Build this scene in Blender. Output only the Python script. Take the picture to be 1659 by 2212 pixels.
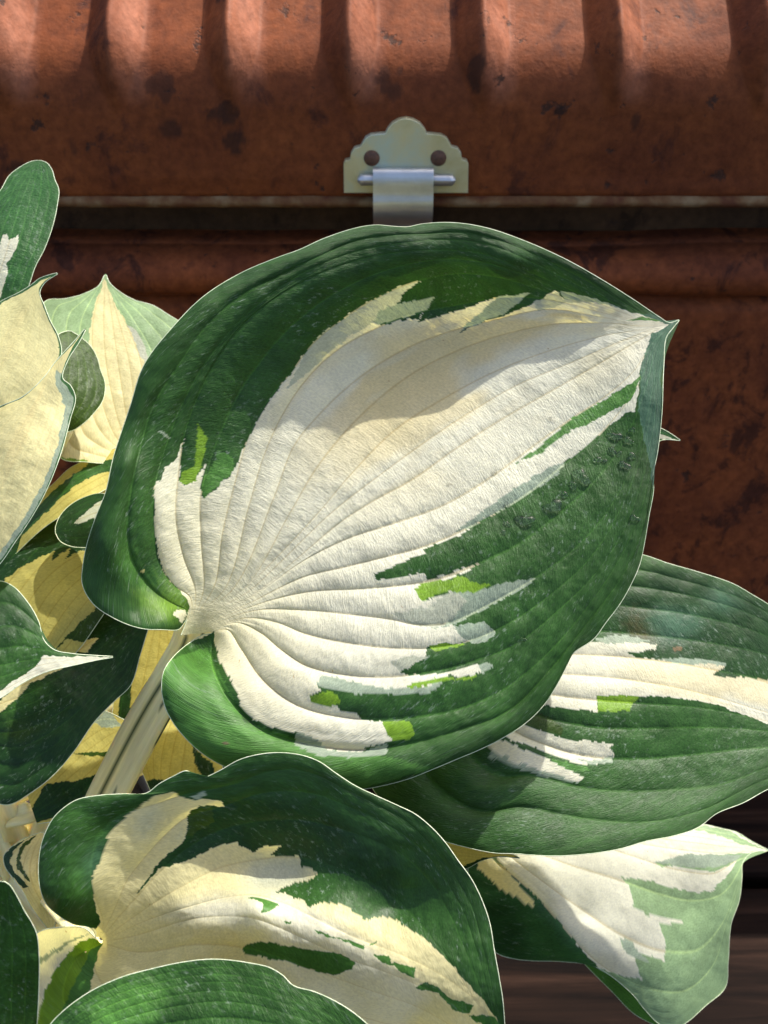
import bpy, math, random
import numpy as np
from mathutils import Vector

for o in list(bpy.data.objects):
    bpy.data.objects.remove(o)
scene = bpy.context.scene
COL = scene.collection
random.seed(4); RNG = np.random.default_rng(7)
R = math.radians

# ------------------------------------------------------------------ camera
W, H = 1659.0, 2212.0                 # working picture units of the traced outlines
FOV = R(50); F = H / 2 / math.tan(FOV / 2)
PITCH = R(35)                          # looking down
CAM = np.array([0.0, -0.5, 0.49])
cam_d = bpy.data.cameras.new('camera'); cam = bpy.data.objects.new('camera', cam_d); COL.objects.link(cam)
cam.location = CAM; cam.rotation_euler = (math.pi / 2 - PITCH, 0, 0)
cam_d.sensor_fit = 'VERTICAL'; cam_d.sensor_height = 24; cam_d.lens = 12 / math.tan(FOV / 2)
cam_d.clip_start = 0.01; cam_d.clip_end = 200
cam_d.dof.use_dof = True; cam_d.dof.focus_distance = 0.325; cam_d.dof.aperture_fstop = 17
scene.camera = cam

# ------------------------------------------------------------------ light
SUN_EL, SUN_AZ = R(56), R(46)          # behind the trunk, to its right
sun_vec = Vector((math.sin(SUN_AZ) * math.cos(SUN_EL), math.cos(SUN_AZ) * math.cos(SUN_EL), math.sin(SUN_EL)))
world = bpy.data.worlds.new('World'); scene.world = world; world.use_nodes = True
wn = world.node_tree.nodes; wl = world.node_tree.links
bg = wn['Background']; sky = wn.new('ShaderNodeTexSky'); sky.sky_type = 'NISHITA'; sky.sun_disc = False
sky.sun_elevation = SUN_EL; sky.sun_rotation = SUN_AZ; sky.air_density = 0.7; sky.dust_density = 3.0; sky.ozone_density = 0.3
wl.new(sky.outputs[0], bg.inputs[0]); bg.inputs[1].default_value = 0.15
sun_d = bpy.data.lights.new('sun', 'SUN'); sun_d.energy = 3.2; sun_d.angle = R(0.53); sun_d.color = (1, 0.95, 0.87)
sun = bpy.data.objects.new('sun', sun_d); COL.objects.link(sun); sun.location = (1, 1, 2)
sun.rotation_euler = sun_vec.to_track_quat('Z', 'Y').to_euler()
scene.view_settings.view_transform = 'Standard'; scene.view_settings.look = 'None'
scene.view_settings.gamma = 1; scene.view_settings.use_curve_mapping = False
scene.view_settings.exposure = 1.25
scene.render.engine = 'CYCLES'
scene.render.resolution_x, scene.render.resolution_y = 768, 1024

# ------------------------------------------------------------------ helpers
cp, sp = math.cos(PITCH), math.sin(PITCH)
def unproject(X, Y, d):
    """points seen at X,Y of the picture plane, d metres along the view axis"""
    cx = (X - W / 2) / F; cy = -(Y - H / 2) / F
    return np.stack([CAM[0] + d * cx, CAM[1] + d * (cp + cy * sp), CAM[2] + d * (-sp + cy * cp)], -1)

def z(ox, oy, pts, k=0.6028):          # points measured in an enlarged crop at ox, oy of the photograph
    return [((ox + k * x) * 0.54861, (oy + k * y) * 0.54861) for x, y in pts]

def hash2(i, j, s):
    h = np.sin(i * 127.1 + j * 311.7 + s * 74.7) * 43758.5453
    return h - np.floor(h)
def vnoise(x, y, s=0):
    i = np.floor(x); j = np.floor(y); fx = x - i; fy = y - j
    fx = fx * fx * (3 - 2 * fx); fy = fy * fy * (3 - 2 * fy)
    a = hash2(i, j, s); b = hash2(i + 1, j, s); c = hash2(i, j + 1, s); d = hash2(i + 1, j + 1, s)
    return (a * (1 - fx) + b * fx) * (1 - fy) + (c * (1 - fx) + d * fx) * fy
def fbm(x, y, s=0, o=4):
    t = 0; a = 0.5; n = 0
    for k in range(o):
        t = t + a * vnoise(x, y, s + k * 3.1); n += a; a *= 0.5; x = x * 2.03 + 5.2; y = y * 2.03 + 1.7
    return t / n

def catmull(pts, n):
    p = np.array(pts, float)
    d = np.r_[0, np.cumsum(np.maximum(np.linalg.norm(np.diff(p, axis=0), axis=1), 1e-6) ** 0.75)]
    t = np.linspace(0, d[-1], n * 4)
    m = np.gradient(p, d, axis=0) if len(p) > 2 else np.repeat((p[1:] - p[:1]) / d[-1], 2, 0)
    k = np.clip(np.searchsorted(d, t, 'right') - 1, 0, len(d) - 2)
    h = (d[k + 1] - d[k])[:, None]; s = ((t - d[k])[:, None]) / h
    c = (2*s**3-3*s**2+1)*p[k] + (s**3-2*s**2+s)*h*m[k] + (-2*s**3+3*s**2)*p[k+1] + (s**3-s**2)*h*m[k+1]
    a = np.r_[0, np.cumsum(np.linalg.norm(np.diff(c, axis=0), axis=1))]
    q = np.linspace(0, a[-1], n)
    return np.stack([np.interp(q, a, c[:, i]) for i in range(c.shape[1])], -1)

def pchip(xk, yk, x):
    """monotone cubic through yk[k, ...] at xk, sampled at x -> [len(x), ...]"""
    xk = np.array(xk, float); h = np.diff(xk); sh = (-1,) + (1,) * (yk.ndim - 1)
    dl = np.diff(yk, axis=0) / h.reshape(sh)
    m = np.zeros_like(yk)
    if len(xk) > 2:
        w1 = (2*h[1:] + h[:-1]).reshape(sh); w2 = (h[1:] + 2*h[:-1]).reshape(sh)
        with np.errstate(all='ignore'):
            hm = (w1 + w2) / (w1 / dl[:-1] + w2 / dl[1:])
        m[1:-1] = np.where(dl[:-1] * dl[1:] > 0, hm, 0)
    m[0] = dl[0]; m[-1] = dl[-1]
    k = np.clip(np.searchsorted(xk, x, 'right') - 1, 0, len(xk) - 2)
    s = ((x - xk[k]) / h[k]).reshape(sh); hh = h[k].reshape(sh)
    return (2*s**3-3*s**2+1)*yk[k] + (s**3-2*s**2+s)*hh*m[k] + (-2*s**3+3*s**2)*yk[k+1] + (s**3-s**2)*hh*m[k+1]

def tps(ctrl, lam=1e-4):
    c = np.array(ctrl, float); P = c[:, :2] / 1000; n = len(P)
    def U(r2): return np.where(r2 > 0, 0.5 * r2 * np.log(np.maximum(r2, 1e-12)), 0)
    K = U(((P[:, None] - P[None]) ** 2).sum(-1)) + lam * np.eye(n)
    Q = np.c_[np.ones(n), P]
    A = np.block([[K, Q], [Q.T, np.zeros((3, 3))]])
    w = np.linalg.solve(A, np.r_[c[:, 2], 0, 0, 0])
    def f(X, Y):
        x = X / 1000; y = Y / 1000; o = w[n] + w[n+1]*x + w[n+2]*y
        for i in range(n): o = o + w[i] * U((x - P[i, 0])**2 + (y - P[i, 1])**2)
        return o
    return f

def inside(poly, X, Y):
    p = np.array(poly, float); r = np.zeros(X.shape, bool)
    bx = (X >= p[:, 0].min()) & (X <= p[:, 0].max()) & (Y >= p[:, 1].min()) & (Y <= p[:, 1].max())
    x = X[bx]; y = Y[bx]; q = np.zeros(x.shape, bool)
    for (x0, y0), (x1, y1) in zip(p, np.roll(p, -1, 0)):
        if y0 == y1: continue
        q ^= ((y0 > y) != (y1 > y)) & (x < (x1 - x0) * (y - y0) / (y1 - y0) + x0)
    r[bx] = q
    return r

def grid_mesh(name, V, mat, parent=None, color=None, uv=None, closed_u=False, smooth=True):
    nu, nv = V.shape[:2]
    me = bpy.data.meshes.new(name)
    idx = np.arange(nu * nv).reshape(nu, nv)
    if closed_u: idx = np.r_[idx, idx[:1]]
    q = np.stack([idx[:-1, :-1], idx[:-1, 1:], idx[1:, 1:], idx[1:, :-1]], -1).reshape(-1, 4)
    me.vertices.add(nu * nv); me.vertices.foreach_set('co', V.reshape(-1).astype(np.float32))
    me.loops.add(q.size); me.loops.foreach_set('vertex_index', q.reshape(-1).astype(np.int32))
    me.polygons.add(len(q)); me.polygons.foreach_set('loop_start', np.arange(0, q.size, 4, dtype=np.int32))
    me.polygons.foreach_set('use_smooth', np.full(len(q), smooth))
    me.update(calc_edges=True)
    if color is not None:
        a = me.color_attributes.new('pigment', 'FLOAT_COLOR', 'POINT')
        a.data.foreach_set('color', color.reshape(-1).astype(np.float32))
    if uv is not None:
        l = me.uv_layers.new(name='UVMap')
        l.data.foreach_set('uv', uv.reshape(-1, 2)[q.reshape(-1)].reshape(-1).astype(np.float32))
    me.materials.append(mat)
    o = bpy.data.objects.new(name, me); COL.objects.link(o); o.parent = parent
    return o

def empty(name, loc, label=None, cat=None):
    o = bpy.data.objects.new(name, None); COL.objects.link(o); o.location = loc
    o.empty_display_size = 0.02
    if label: o['label'] = label
    if cat: o['category'] = cat
    return o

def tube(path, rad, n=8):
    """swept ring, path [m,3], rad scalar or [m]"""
    p = np.array(path, float); m = len(p); t = np.gradient(p, axis=0)
    t /= np.maximum(np.linalg.norm(t, axis=1, keepdims=True), 1e-9)
    ref = np.array([0.31, 0.17, 0.93]); s = np.cross(t, ref); s /= np.maximum(np.linalg.norm(s, axis=1, keepdims=True), 1e-9)
    b = np.cross(t, s); a = np.linspace(0, 2*math.pi, n + 1)
    r = np.broadcast_to(np.array(rad, float), (m,))[:, None, None]
    return p[:, None] + r * (s[:, None] * np.cos(a)[None, :, None] + b[:, None] * np.sin(a)[None, :, None])

# ------------------------------------------------------------------ materials
def nodes(name):
    m = bpy.data.materials.new(name); m.use_nodes = True
    nt = m.node_tree; n = nt.nodes; l = nt.links
    return m, n, l, n['Principled BSDF'], n['Material Output']
def N(n, kind, **kw):
    x = n.new(kind)
    for k, v in kw.items():
        if k.startswith('in_'): x.inputs[int(k[3:])].default_value = v
        else: setattr(x, k, v)
    return x
def ramp(n, l, src, stops):
    r = n.new('ShaderNodeValToRGB'); l.new(src, r.inputs[0]); e = r.color_ramp.elements
    while len(e) < len(stops): e.new(0.5)
    for el, (p, c) in zip(e, stops):
        el.position = p; el.color = (c, c, c, 1) if not isinstance(c, tuple) else (*c, 1)
    return r
def noise(n, l, vec, scale, detail=4, rough=0.55, dist=0.0):
    t = N(n, 'ShaderNodeTexNoise'); t.inputs['Scale'].default_value = scale; t.inputs['Detail'].default_value = detail
    t.inputs['Roughness'].default_value = rough; t.inputs['Distortion'].default_value = dist
    if vec is not None: l.new(vec, t.inputs['Vector'])
    return t
def mixc(n, l, fac, a, b, mode='MIX'):
    x = N(n, 'ShaderNodeMix', data_type='RGBA', blend_type=mode)
    for s, v in ((x.inputs[0], fac), (x.inputs[6], a), (x.inputs[7], b)):
        if isinstance(v, (int, float)): s.default_value = v
        elif isinstance(v, tuple): s.default_value = (*v, 1)
        else: l.new(v, s)
    return x.outputs[2]
def math_(n, l, op, a, b=None):
    x = N(n, 'ShaderNodeMath', operation=op)
    for s, v in ((x.inputs[0], a), (x.inputs[1], b)):
        if v is None: continue
        if isinstance(v, (int, float)): s.default_value = v
        else: l.new(v, s)
    return x.outputs[0]

def leaf_material(name, relief):
    m, n, l, b, out = nodes(name)
    at = N(n, 'ShaderNodeVertexColor', layer_name='pigment')
    uv = N(n, 'ShaderNodeUVMap', uv_map='UVMap')
    # uv is in millimetres: x along the veins, y across
    mp = N(n, 'ShaderNodeMapping'); l.new(uv.outputs[0], mp.inputs[0]); mp.inputs['Scale'].default_value = (1.15, 0.27, 1)
    wr = noise(n, l, mp.outputs[0], 1.0, 3, 0.6, 1.0)
    mp2 = N(n, 'ShaderNodeMapping'); l.new(uv.outputs[0], mp2.inputs[0]); mp2.inputs['Scale'].default_value = (0.16, 0.1, 1)
    big = noise(n, l, mp2.outputs[0], 1.0, 4, 0.55, 0.4)
    fine = noise(n, l, uv.outputs[0], 1.25, 3, 0.6)
    # colour: pigment, slightly uneven
    var = ramp(n, l, big.outputs[0], [(0.28, 0.76), (0.72, 1.2)])
    fin = ramp(n, l, math_(n, l, 'ADD', fine.outputs[0], math_(n, l, 'MULTIPLY', math_(n, l, 'SUBTRACT', fine.outputs[0], 0.5), math_(n, l, 'MULTIPLY', at.outputs[1], 1.6))), [(0.2, 0.84), (0.8, 1.16)])
    vg = mixc(n, l, math_(n, l, 'ADD', math_(n, l, 'MULTIPLY', at.outputs[1], 0.8), 0.15), (1.0, 1.0, 1.0), var.outputs[0])
    col = mixc(n, l, 1.0, at.outputs[0], vg, 'MULTIPLY')
    col = mixc(n, l, 1.0, col, fin.outputs[0], 'MULTIPLY')
    # lime deposits of dried water on the green
    sp_ = noise(n, l, uv.outputs[0], 0.5, 5, 0.72, 0.0)
    zone = noise(n, l, uv.outputs[0], 0.045, 3, 0.6)
    dep = math_(n, l, 'MULTIPLY', ramp(n, l, sp_.outputs[0], [(0.56, 0.0), (0.70, 1.0)]).outputs[0],
                ramp(n, l, zone.outputs[0], [(0.42, 0.0), (0.62, 1.0)]).outputs[0])
    dep = math_(n, l, 'MULTIPLY', dep, at.outputs[1])
    dep = math_(n, l, 'MULTIPLY', dep, 0.6)
    col = mixc(n, l, dep, col, (0.30, 0.37, 0.30))
    l.new(col, b.inputs['Base Color'])
    rg = math_(n, l, 'ADD', ramp(n, l, big.outputs[0], [(0.3, 0.36), (0.7, 0.5)]).outputs[0], math_(n, l, 'MULTIPLY', dep, 0.5))
    l.new(rg, b.inputs['Roughness']); b.inputs['IOR'].default_value = 1.38; b.inputs['Specular IOR Level'].default_value = 0.38
    hgt = math_(n, l, 'ADD', math_(n, l, 'MULTIPLY', wr.outputs[0], ramp(n, l, at.outputs[1], [(0.0, 1.0), (1.0, 0.75)]).outputs[0]), math_(n, l, 'MULTIPLY', fine.outputs[0], 0.6))
    hgt = math_(n, l, 'ADD', hgt, math_(n, l, 'MULTIPLY', big.outputs[0], 0.9))
    bp = N(n, 'ShaderNodeBump'); l.new(hgt, bp.inputs['Height']); bp.inputs['Strength'].default_value = 0.8
    bp.inputs['Distance'].default_value = relief
    l.new(bp.outputs[0], b.inputs['Normal'])
    tr = N(n, 'ShaderNodeBsdfTranslucent')
    tc = mixc(n, l, 1.0, col, (1.0, 0.93, 0.42), 'MULTIPLY')
    l.new(tc, tr.inputs[0]); l.new(bp.outputs[0], tr.inputs['Normal'])
    mx = N(n, 'ShaderNodeMixShader'); l.new(ramp(n, l, at.outputs[1], [(0.0, 0.52), (1.0, 0.22)]).outputs[0], mx.inputs[0])
    l.new(b.outputs[0], mx.inputs[1]); l.new(tr.outputs[0], mx.inputs[2]); l.new(mx.outputs[0], out.inputs[0])
    return m
M_LEAF = leaf_material('hosta_leaf', 0.00030)
def stalk_material():
    m, n, l, b, out = nodes('hosta_stalk')
    at = N(n, 'ShaderNodeVertexColor', layer_name='pigment'); uv = N(n, 'ShaderNodeUVMap', uv_map='UVMap')
    t = noise(n, l, uv.outputs[0], 0.6, 4)
    l.new(mixc(n, l, 1.0, at.outputs[0], ramp(n, l, t.outputs[0], [(0.3, 0.86), (0.7, 1.1)]).outputs[0], 'MULTIPLY'), b.inputs['Base Color'])
    b.inputs['Roughness'].default_value = 0.42
    b.inputs['Subsurface Weight'].default_value = 0.5; b.inputs['Subsurface Radius'].default_value = (1, 0.7, 0.25); b.inputs['Subsurface Scale'].default_value = 0.003
    return m
M_STALK = stalk_material()
M_LEAF_SMOOTH = leaf_material('smooth_hosta_leaf', 0.00014)

def margin_material():
    m, n, l, b, out = nodes('leaf_margin')
    t = noise(n, l, N(n, 'ShaderNodeTexCoord').outputs['Object'], 900, 2)
    r = ramp(n, l, t.outputs[0], [(0.3, (0.36, 0.45, 0.26)), (0.7, (0.60, 0.62, 0.44))])
    l.new(r.outputs[0], b.inputs['Base Color']); b.inputs['Roughness'].default_value = 0.5
    return m
M_MARGIN = margin_material()

def rust_material(name, light, dark, stain, scale=1.0, wear=False, spread=0.555):
    m, n, l, b, out = nodes(name)
    tc = N(n, 'ShaderNodeTexCoord').outputs['Object']
    a = noise(n, l, tc, 16 * scale, 6, 0.62, 0.3)
    mp = N(n, 'ShaderNodeMapping'); l.new(tc, mp.inputs[0]); mp.inputs['Scale'].default_value = (1.2, 1, 0.8)
    s = noise(n, l, mp.outputs[0], 34 * scale, 7, 0.68, 0.5)
    p = noise(n, l, tc, 62 * scale, 5, 0.72, 0.2)
    g = noise(n, l, tc, 620, 3, 0.6)
    c = mixc(n, l, ramp(n, l, a.outputs[0], [(0.36, 0.0), (0.66, 1.0)]).outputs[0], dark, light)
    st = ramp(n, l, s.outputs[0], [(spread, 0.0), (spread + 0.085, 1.0)])
    c = mixc(n, l, math_(n, l, 'MULTIPLY', st.outputs[0], 0.75), c, stain)
    wa = N(n, 'ShaderNodeVertexColor', layer_name='pigment')
    sc = N(n, 'ShaderNodeSeparateColor'); l.new(wa.outputs[0], sc.inputs[0])
    wm = math_(n, l, 'MULTIPLY', sc.outputs[0], ramp(n, l, s.outputs[0], [(0.38, 1.0), (0.6, 0.25)]).outputs[0])
    c = mixc(n, l, wm if wear else 0.0, c, (0.29, 0.112, 0.062))
    pit = ramp(n, l, p.outputs[0], [(0.625, 0.0), (0.67, 1.0)])
    c = mixc(n, l, math_(n, l, 'MULTIPLY', pit.outputs[0], 0.8), c, (0.035, 0.02, 0.014))
    sx = noise(n, l, tc, 210, 4, 0.65)
    c = mixc(n, l, 1.0, c, ramp(n, l, sx.outputs[0], [(0.3, 0.72), (0.7, 1.25)]).outputs[0], 'MULTIPLY')
    if wear: c = mixc(n, l, math_(n, l, 'MULTIPLY', sc.outputs[1], 0.85), c, (0.022, 0.012, 0.009))
    l.new(c, b.inputs['Base Color'])
    l.new(ramp(n, l, a.outputs[0], [(0.3, 0.78), (0.7, 0.6)]).outputs[0], b.inputs['Roughness']); b.inputs['Specular IOR Level'].default_value = 0.14
    h = math_(n, l, 'ADD', math_(n, l, 'MULTIPLY', g.outputs[0], 0.5), math_(n, l, 'SUBTRACT', math_(n, l, 'MULTIPLY', sx.outputs[0], 0.8), math_(n, l, 'MULTIPLY', pit.outputs[0], 0.5)))
    bp = N(n, 'ShaderNodeBump'); l.new(h, bp.inputs['Height']); bp.inputs['Strength'].default_value = 0.7; bp.inputs['Distance'].default_value = 0.0006
    l.new(bp.outputs[0], b.inputs['Normal'])
    return m
M_LID = rust_material('rusted_lid_paint', (0.20, 0.054, 0.0145), (0.115, 0.030, 0.0105), (0.05, 0.016, 0.010), wear=True)
M_BODY = rust_material('rusted_body_paint', (0.24, 0.064, 0.020), (0.13, 0.035, 0.014), (0.035, 0.013, 0.009), 1.5, spread=0.53)

def metal_material(name, stops, rough, metallic, scale, bump=0.2):
    m, n, l, b, out = nodes(name)
    tc = N(n, 'ShaderNodeTexCoord').outputs['Object']
    t = noise(n, l, tc, scale, 5, 0.6, 0.3)
    l.new(ramp(n, l, t.outputs[0], stops).outputs[0], b.inputs['Base Color'])
    b.inputs['Roughness'].default_value = rough; b.inputs['Metallic'].default_value = metallic
    bp = N(n, 'ShaderNodeBump'); l.new(noise(n, l, tc, 700, 3).outputs[0], bp.inputs['Height'])
    bp.inputs['Strength'].default_value = bump; bp.inputs['Distance'].default_value = 0.0004
    l.new(bp.outputs[0], b.inputs['Normal'])
    return m
M_ZINC = metal_material('yellowed_zinc', [(0.3, (0.50, 0.44, 0.21)), (0.5, (0.58, 0.54, 0.32)), (0.68, (0.48, 0.56, 0.46))], 0.36, 0.35, 45)
M_STEEL = metal_material('bare_steel', [(0.3, (0.46, 0.46, 0.44)), (0.7, (0.62, 0.63, 0.62))], 0.34, 0.75, 60)
M_RIVET = metal_material('rusty_rivet', [(0.3, (0.055, 0.028, 0.018)), (0.7, (0.16, 0.07, 0.035))], 0.7, 0.1, 400, 0.6)
M_RIM = metal_material('worn_rim', [(0.38, (0.11, 0.04, 0.02)), (0.5, (0.16, 0.08, 0.035)), (0.65, (0.24, 0.16, 0.085))], 0.55, 0.1, 60, 0.5)
for k_, v_ in (('Specular IOR Level', 0.1), ('Roughness', 0.85)): M_RIM.node_tree.nodes['Principled BSDF'].inputs[k_].default_value = v_
M_HOLE = metal_material('scorched_metal', [(0.3, (0.012, 0.008, 0.006)), (0.7, (0.04, 0.022, 0.015))], 0.8, 0.0, 300, 0.6)

def wood_material():
    m, n, l, b, out = nodes('weathered_deck_wood')
    tc = N(n, 'ShaderNodeTexCoord').outputs['Object']
    oi = N(n, 'ShaderNodeObjectInfo')
    ad = N(n, 'ShaderNodeVectorMath', operation='ADD'); l.new(tc, ad.inputs[0])
    cb = N(n, 'ShaderNodeCombineXYZ'); l.new(math_(n, l, 'MULTIPLY', oi.outputs['Random'], 7.0), cb.inputs[0]); l.new(cb.outputs[0], ad.inputs[1])
    mp = N(n, 'ShaderNodeMapping'); l.new(ad.outputs[0], mp.inputs[0]); mp.inputs['Scale'].default_value = (5, 90, 40)
    g = noise(n, l, mp.outputs[0], 1.0, 6, 0.62, 0.6)
    big = noise(n, l, ad.outputs[0], 9, 4)
    c = ramp(n, l, g.outputs[0], [(0.38, (0.003, 0.0014, 0.0009)), (0.53, (0.011, 0.0052, 0.0031)), (0.66, (0.027, 0.0135, 0.0085))])
    c2 = mixc(n, l, 1.0, c.outputs[0], ramp(n, l, big.outputs[0], [(0.3, 0.7), (0.7, 1.2)]).outputs[0], 'MULTIPLY')
    l.new(c2, b.inputs['Base Color']); b.inputs['Roughness'].default_value = 0.8; b.inputs['Specular IOR Level'].default_value = 0.08
    bp = N(n, 'ShaderNodeBump'); l.new(g.outputs[0], bp.inputs['Height']); bp.inputs['Strength'].default_value = 0.8; bp.inputs['Distance'].default_value = 0.0012
    l.new(bp.outputs[0], b.inputs['Normal'])
    return m
M_WOOD = wood_material()
M_POT = metal_material('dark_pot', [(0.3, (0.025, 0.024, 0.024)), (0.7, (0.05, 0.045, 0.042))], 0.6, 0, 40)
M_SOIL = metal_material('potting_soil', [(0.3, (0.010, 0.007, 0.005)), (0.7, (0.04, 0.028, 0.02))], 0.95, 0, 250, 1.0)
def water_material():
    m, n, l, b, out = nodes('water')
    b.inputs['Base Color'].default_value = (1, 1, 1, 1); b.inputs['Roughness'].default_value = 0.02
    b.inputs['IOR'].default_value = 1.33; b.inputs['Transmission Weight'].default_value = 1
    return m
M_WATER = water_material()

# ------------------------------------------------------------------ deck
def box(name, x0, x1, y0, y1, z0, z1, mat, parent=None, bev=0.004):
    import bmesh
    bm = bmesh.new(); bmesh.ops.create_cube(bm, size=1)
    for v in bm.verts:
        v.co = Vector((x0 + (v.co.x + .5) * (x1 - x0), y0 + (v.co.y + .5) * (y1 - y0), z0 + (v.co.z + .5) * (z1 - z0)))
    bmesh.ops.bevel(bm, geom=bm.edges[:], offset=bev, segments=2, profile=0.5, affect='EDGES')
    me = bpy.data.meshes.new(name); bm.to_mesh(me); bm.free(); me.materials.append(mat)
    o = bpy.data.objects.new(name, me); COL.objects.link(o); o.parent = parent
    return o
deck = empty('deck', (0, 0, 0)); deck['kind'] = 'structure'
for i in range(-6, 7):
    y0 = -0.137 + i * 0.145
    box('plank', -1.4, 1.4, y0 + 0.004, y0 + 0.141, -0.028, 0.0 + random.uniform(-0.0006, 0.0), M_WOOD, deck)

# ------------------------------------------------------------------ trunk
trunk = empty('metal_trunk', (0, 0.2, 0), 'rust brown metal trunk with ribbed lid and tarnished latch behind the plant', 'trunk')
TX0, TX1 = -0.46, 0.46
def sweep_x(name, prof, xs, mat, parent, disp=None):
    """profile (y,z) extruded along x, optionally displaced along its normal"""
    p = np.array(prof, float)
    t = np.gradient(p, axis=0); nrm = np.stack([-t[:, 1], t[:, 0]], -1); nrm /= np.maximum(np.linalg.norm(nrm, axis=1, keepdims=True), 1e-9)
    X, _ = np.meshgrid(xs, p[:, 0]); Y = np.repeat(p[:, 0][:, None], len(xs), 1); Z = np.repeat(p[:, 1][:, None], len(xs), 1)
    if disp is not None:
        d = disp(X, np.arange(len(p))[:, None] * np.ones_like(X), p)
        Y = Y + nrm[:, 0][:, None] * d; Z = Z + nrm[:, 1][:, None] * d
    V = np.stack([X, Y - 0.2, Z], -1)
    return grid_mesh(name, V, mat, parent)
def dense(poly, step):
    p = np.array(poly, float); o = [p[:1]]
    for a, b in zip(p[:-1], p[1:]):
        k = max(1, int(np.linalg.norm(b - a) / step)); o.append(a + (b - a) * np.linspace(0, 1, k + 1)[1:, None])
    return np.concatenate(o)
LR, LZ0, BEND = 0.034, 0.3555, R(54)    # small bend, then a straight slope, then the rounded top
arc = [(LR * (1 - math.cos(a)), LZ0 + LR * math.sin(a)) for a in np.linspace(0, BEND, 26)]
yb, zb = arc[-1]
slope = [(yb + t * math.sin(BEND), zb + t * math.cos(BEND)) for t in np.linspace(0, 0.062, 42)[1:]]
yb, zb = slope[-1]; R2 = 0.06
top = [(yb + R2 * (math.cos(BEND) - math.cos(a)), zb + R2 * (math.sin(a) - math.sin(BEND))) for a in np.linspace(BEND, R(86), 12)[1:]]
yb, zb = top[-1]
lid_prof = dense([(0.006, 0.3165), (0.0006, 0.3175), (0, 0.320)] + [(0, LZ0 - .001)], 0.0025).tolist() + arc + slope + top
lid_prof += dense([(yb, zb), (0.22, zb + 0.008), (0.34, zb - 0.01)], 0.01).tolist()[1:] + [(0.385, 0.385), (0.40, 0.35), (0.40, 0.317)]
RIBS = [-0.161, -0.112, -0.061, -0.009, 0.049, 0.1075, 0.1716]
RIBS = [RIBS[0] - 0.054 * k for k in range(5, 0, -1)] + RIBS + [RIBS[-1] + 0.058 * k for k in range(1, 5)]
def rib_disp(X, I, p):
    zz = p[:, 1][:, None]; yy = p[:, 0][:, None]
    s = np.clip((zz - 0.354) / 0.030, 0, 1) ; s = np.where(yy > 0.30, np.clip((0.37 - yy) / 0.05, 0, 1), s); s = s * s * (3 - 2 * s)
    d = 0
    for r in RIBS:
        w = 0.004 + 0.0090 * s
        q = np.clip(1 - np.abs(X - r + 0.006) / w, 0, 1); d = d + 0.0140 * s * np.where(q < 0.12, q * q / 0.24, np.where(q < 0.88, q - 0.06, 0.88 - (1 - q) ** 2 / 0.24)) * 1.13
    dent = (fbm(X * 18 + 3, zz * 22 + 0 * X, 5, 3) - 0.5) * 0.0022
    return -(d + dent * (zz > 0.325)) * 1.0
lid = sweep_x('lid', lid_prof, np.linspace(TX0, TX1, 1100), M_LID, trunk, lambda X, I, p: -rib_disp(X, I, p))
lx = np.linspace(TX0, TX1, 1100)[None] * np.ones((len(lid_prof), 1)); lz = np.array(lid_prof)[:, 1][:, None] * np.ones_like(lx)
wear = np.zeros_like(lx)                # paint rubbed pale along the flanks of the ribs
for r in RIBS: wear = np.maximum(wear, np.clip(1.3 - np.abs(lx - r - 0.001) / 0.0075, 0, 1) * np.clip((lz - 0.358) / 0.012, 0, 1))
chip = np.zeros_like(lx)                # places where the paint has burnt or flaked off
ln = fbm(lx * 260, lz * 260, 5, 4)
for cx_, cz_, rx_, rz_, k_ in ((-0.0705, 0.396, 0.0042, 0.0065, 1.0), (-0.070, 0.3555, 0.006, 0.0045, .8), (-0.067, 0.3435, 0.0065, 0.0045, .8), (-0.096, 0.3485, 0.005, 0.004, .7), (-0.098, 0.366, 0.005, 0.006, .6),
                               (0.078, 0.357, 0.0026, 0.002, 1.0), (0.112, 0.352, 0.002, 0.003, .7), (0.003, 0.366, 0.006, 0.007, .6), (0.040, 0.371, 0.003, 0.006, .8), (-0.142, 0.341, 0.003, 0.003, .7), (-0.168, 0.331, 0.004, 0.004, .8)):
    e = ((lx - cx_) / rx_) ** 2 + ((lz - cz_) / rz_) ** 2
    chip = np.maximum(chip, k_ * np.clip((1.25 - e + (ln - 0.5) * 4.5) / 0.5, 0, 1) * (e < 3))
ca = lid.data.color_attributes.new('pigment', 'FLOAT_COLOR', 'POINT')
ca.data.foreach_set('color', np.stack([wear, chip, wear, np.ones_like(wear)], -1).reshape(-1).astype(np.float32))
# end caps of the lid
for sx in (TX0, TX1):
    pr = np.array(lid_prof); V = np.stack([np.stack([np.full(len(pr), sx), pr[:, 0] - 0.2, pr[:, 1]], -1),
                                           np.stack([np.full(len(pr), sx), np.clip(pr[:, 0], 0.006, 0.394) - 0.2, np.full(len(pr), 0.3168)], -1)])
    grid_mesh('end_panel', V, M_LID, lid)
# rolled rim along the lid's lower edge
rp = [(0.004 - 0.0062 * math.sin(a), 0.3155 + 0.0033 * math.cos(a)) for a in np.linspace(0, math.pi, 14)]
rim = sweep_x('rim', rp, np.linspace(TX0, TX1, 400), M_RIM, lid, lambda X, I, p: (fbm(X * 60, X * 0 + 1, 2, 3) - .5) * 0.0007)
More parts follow.
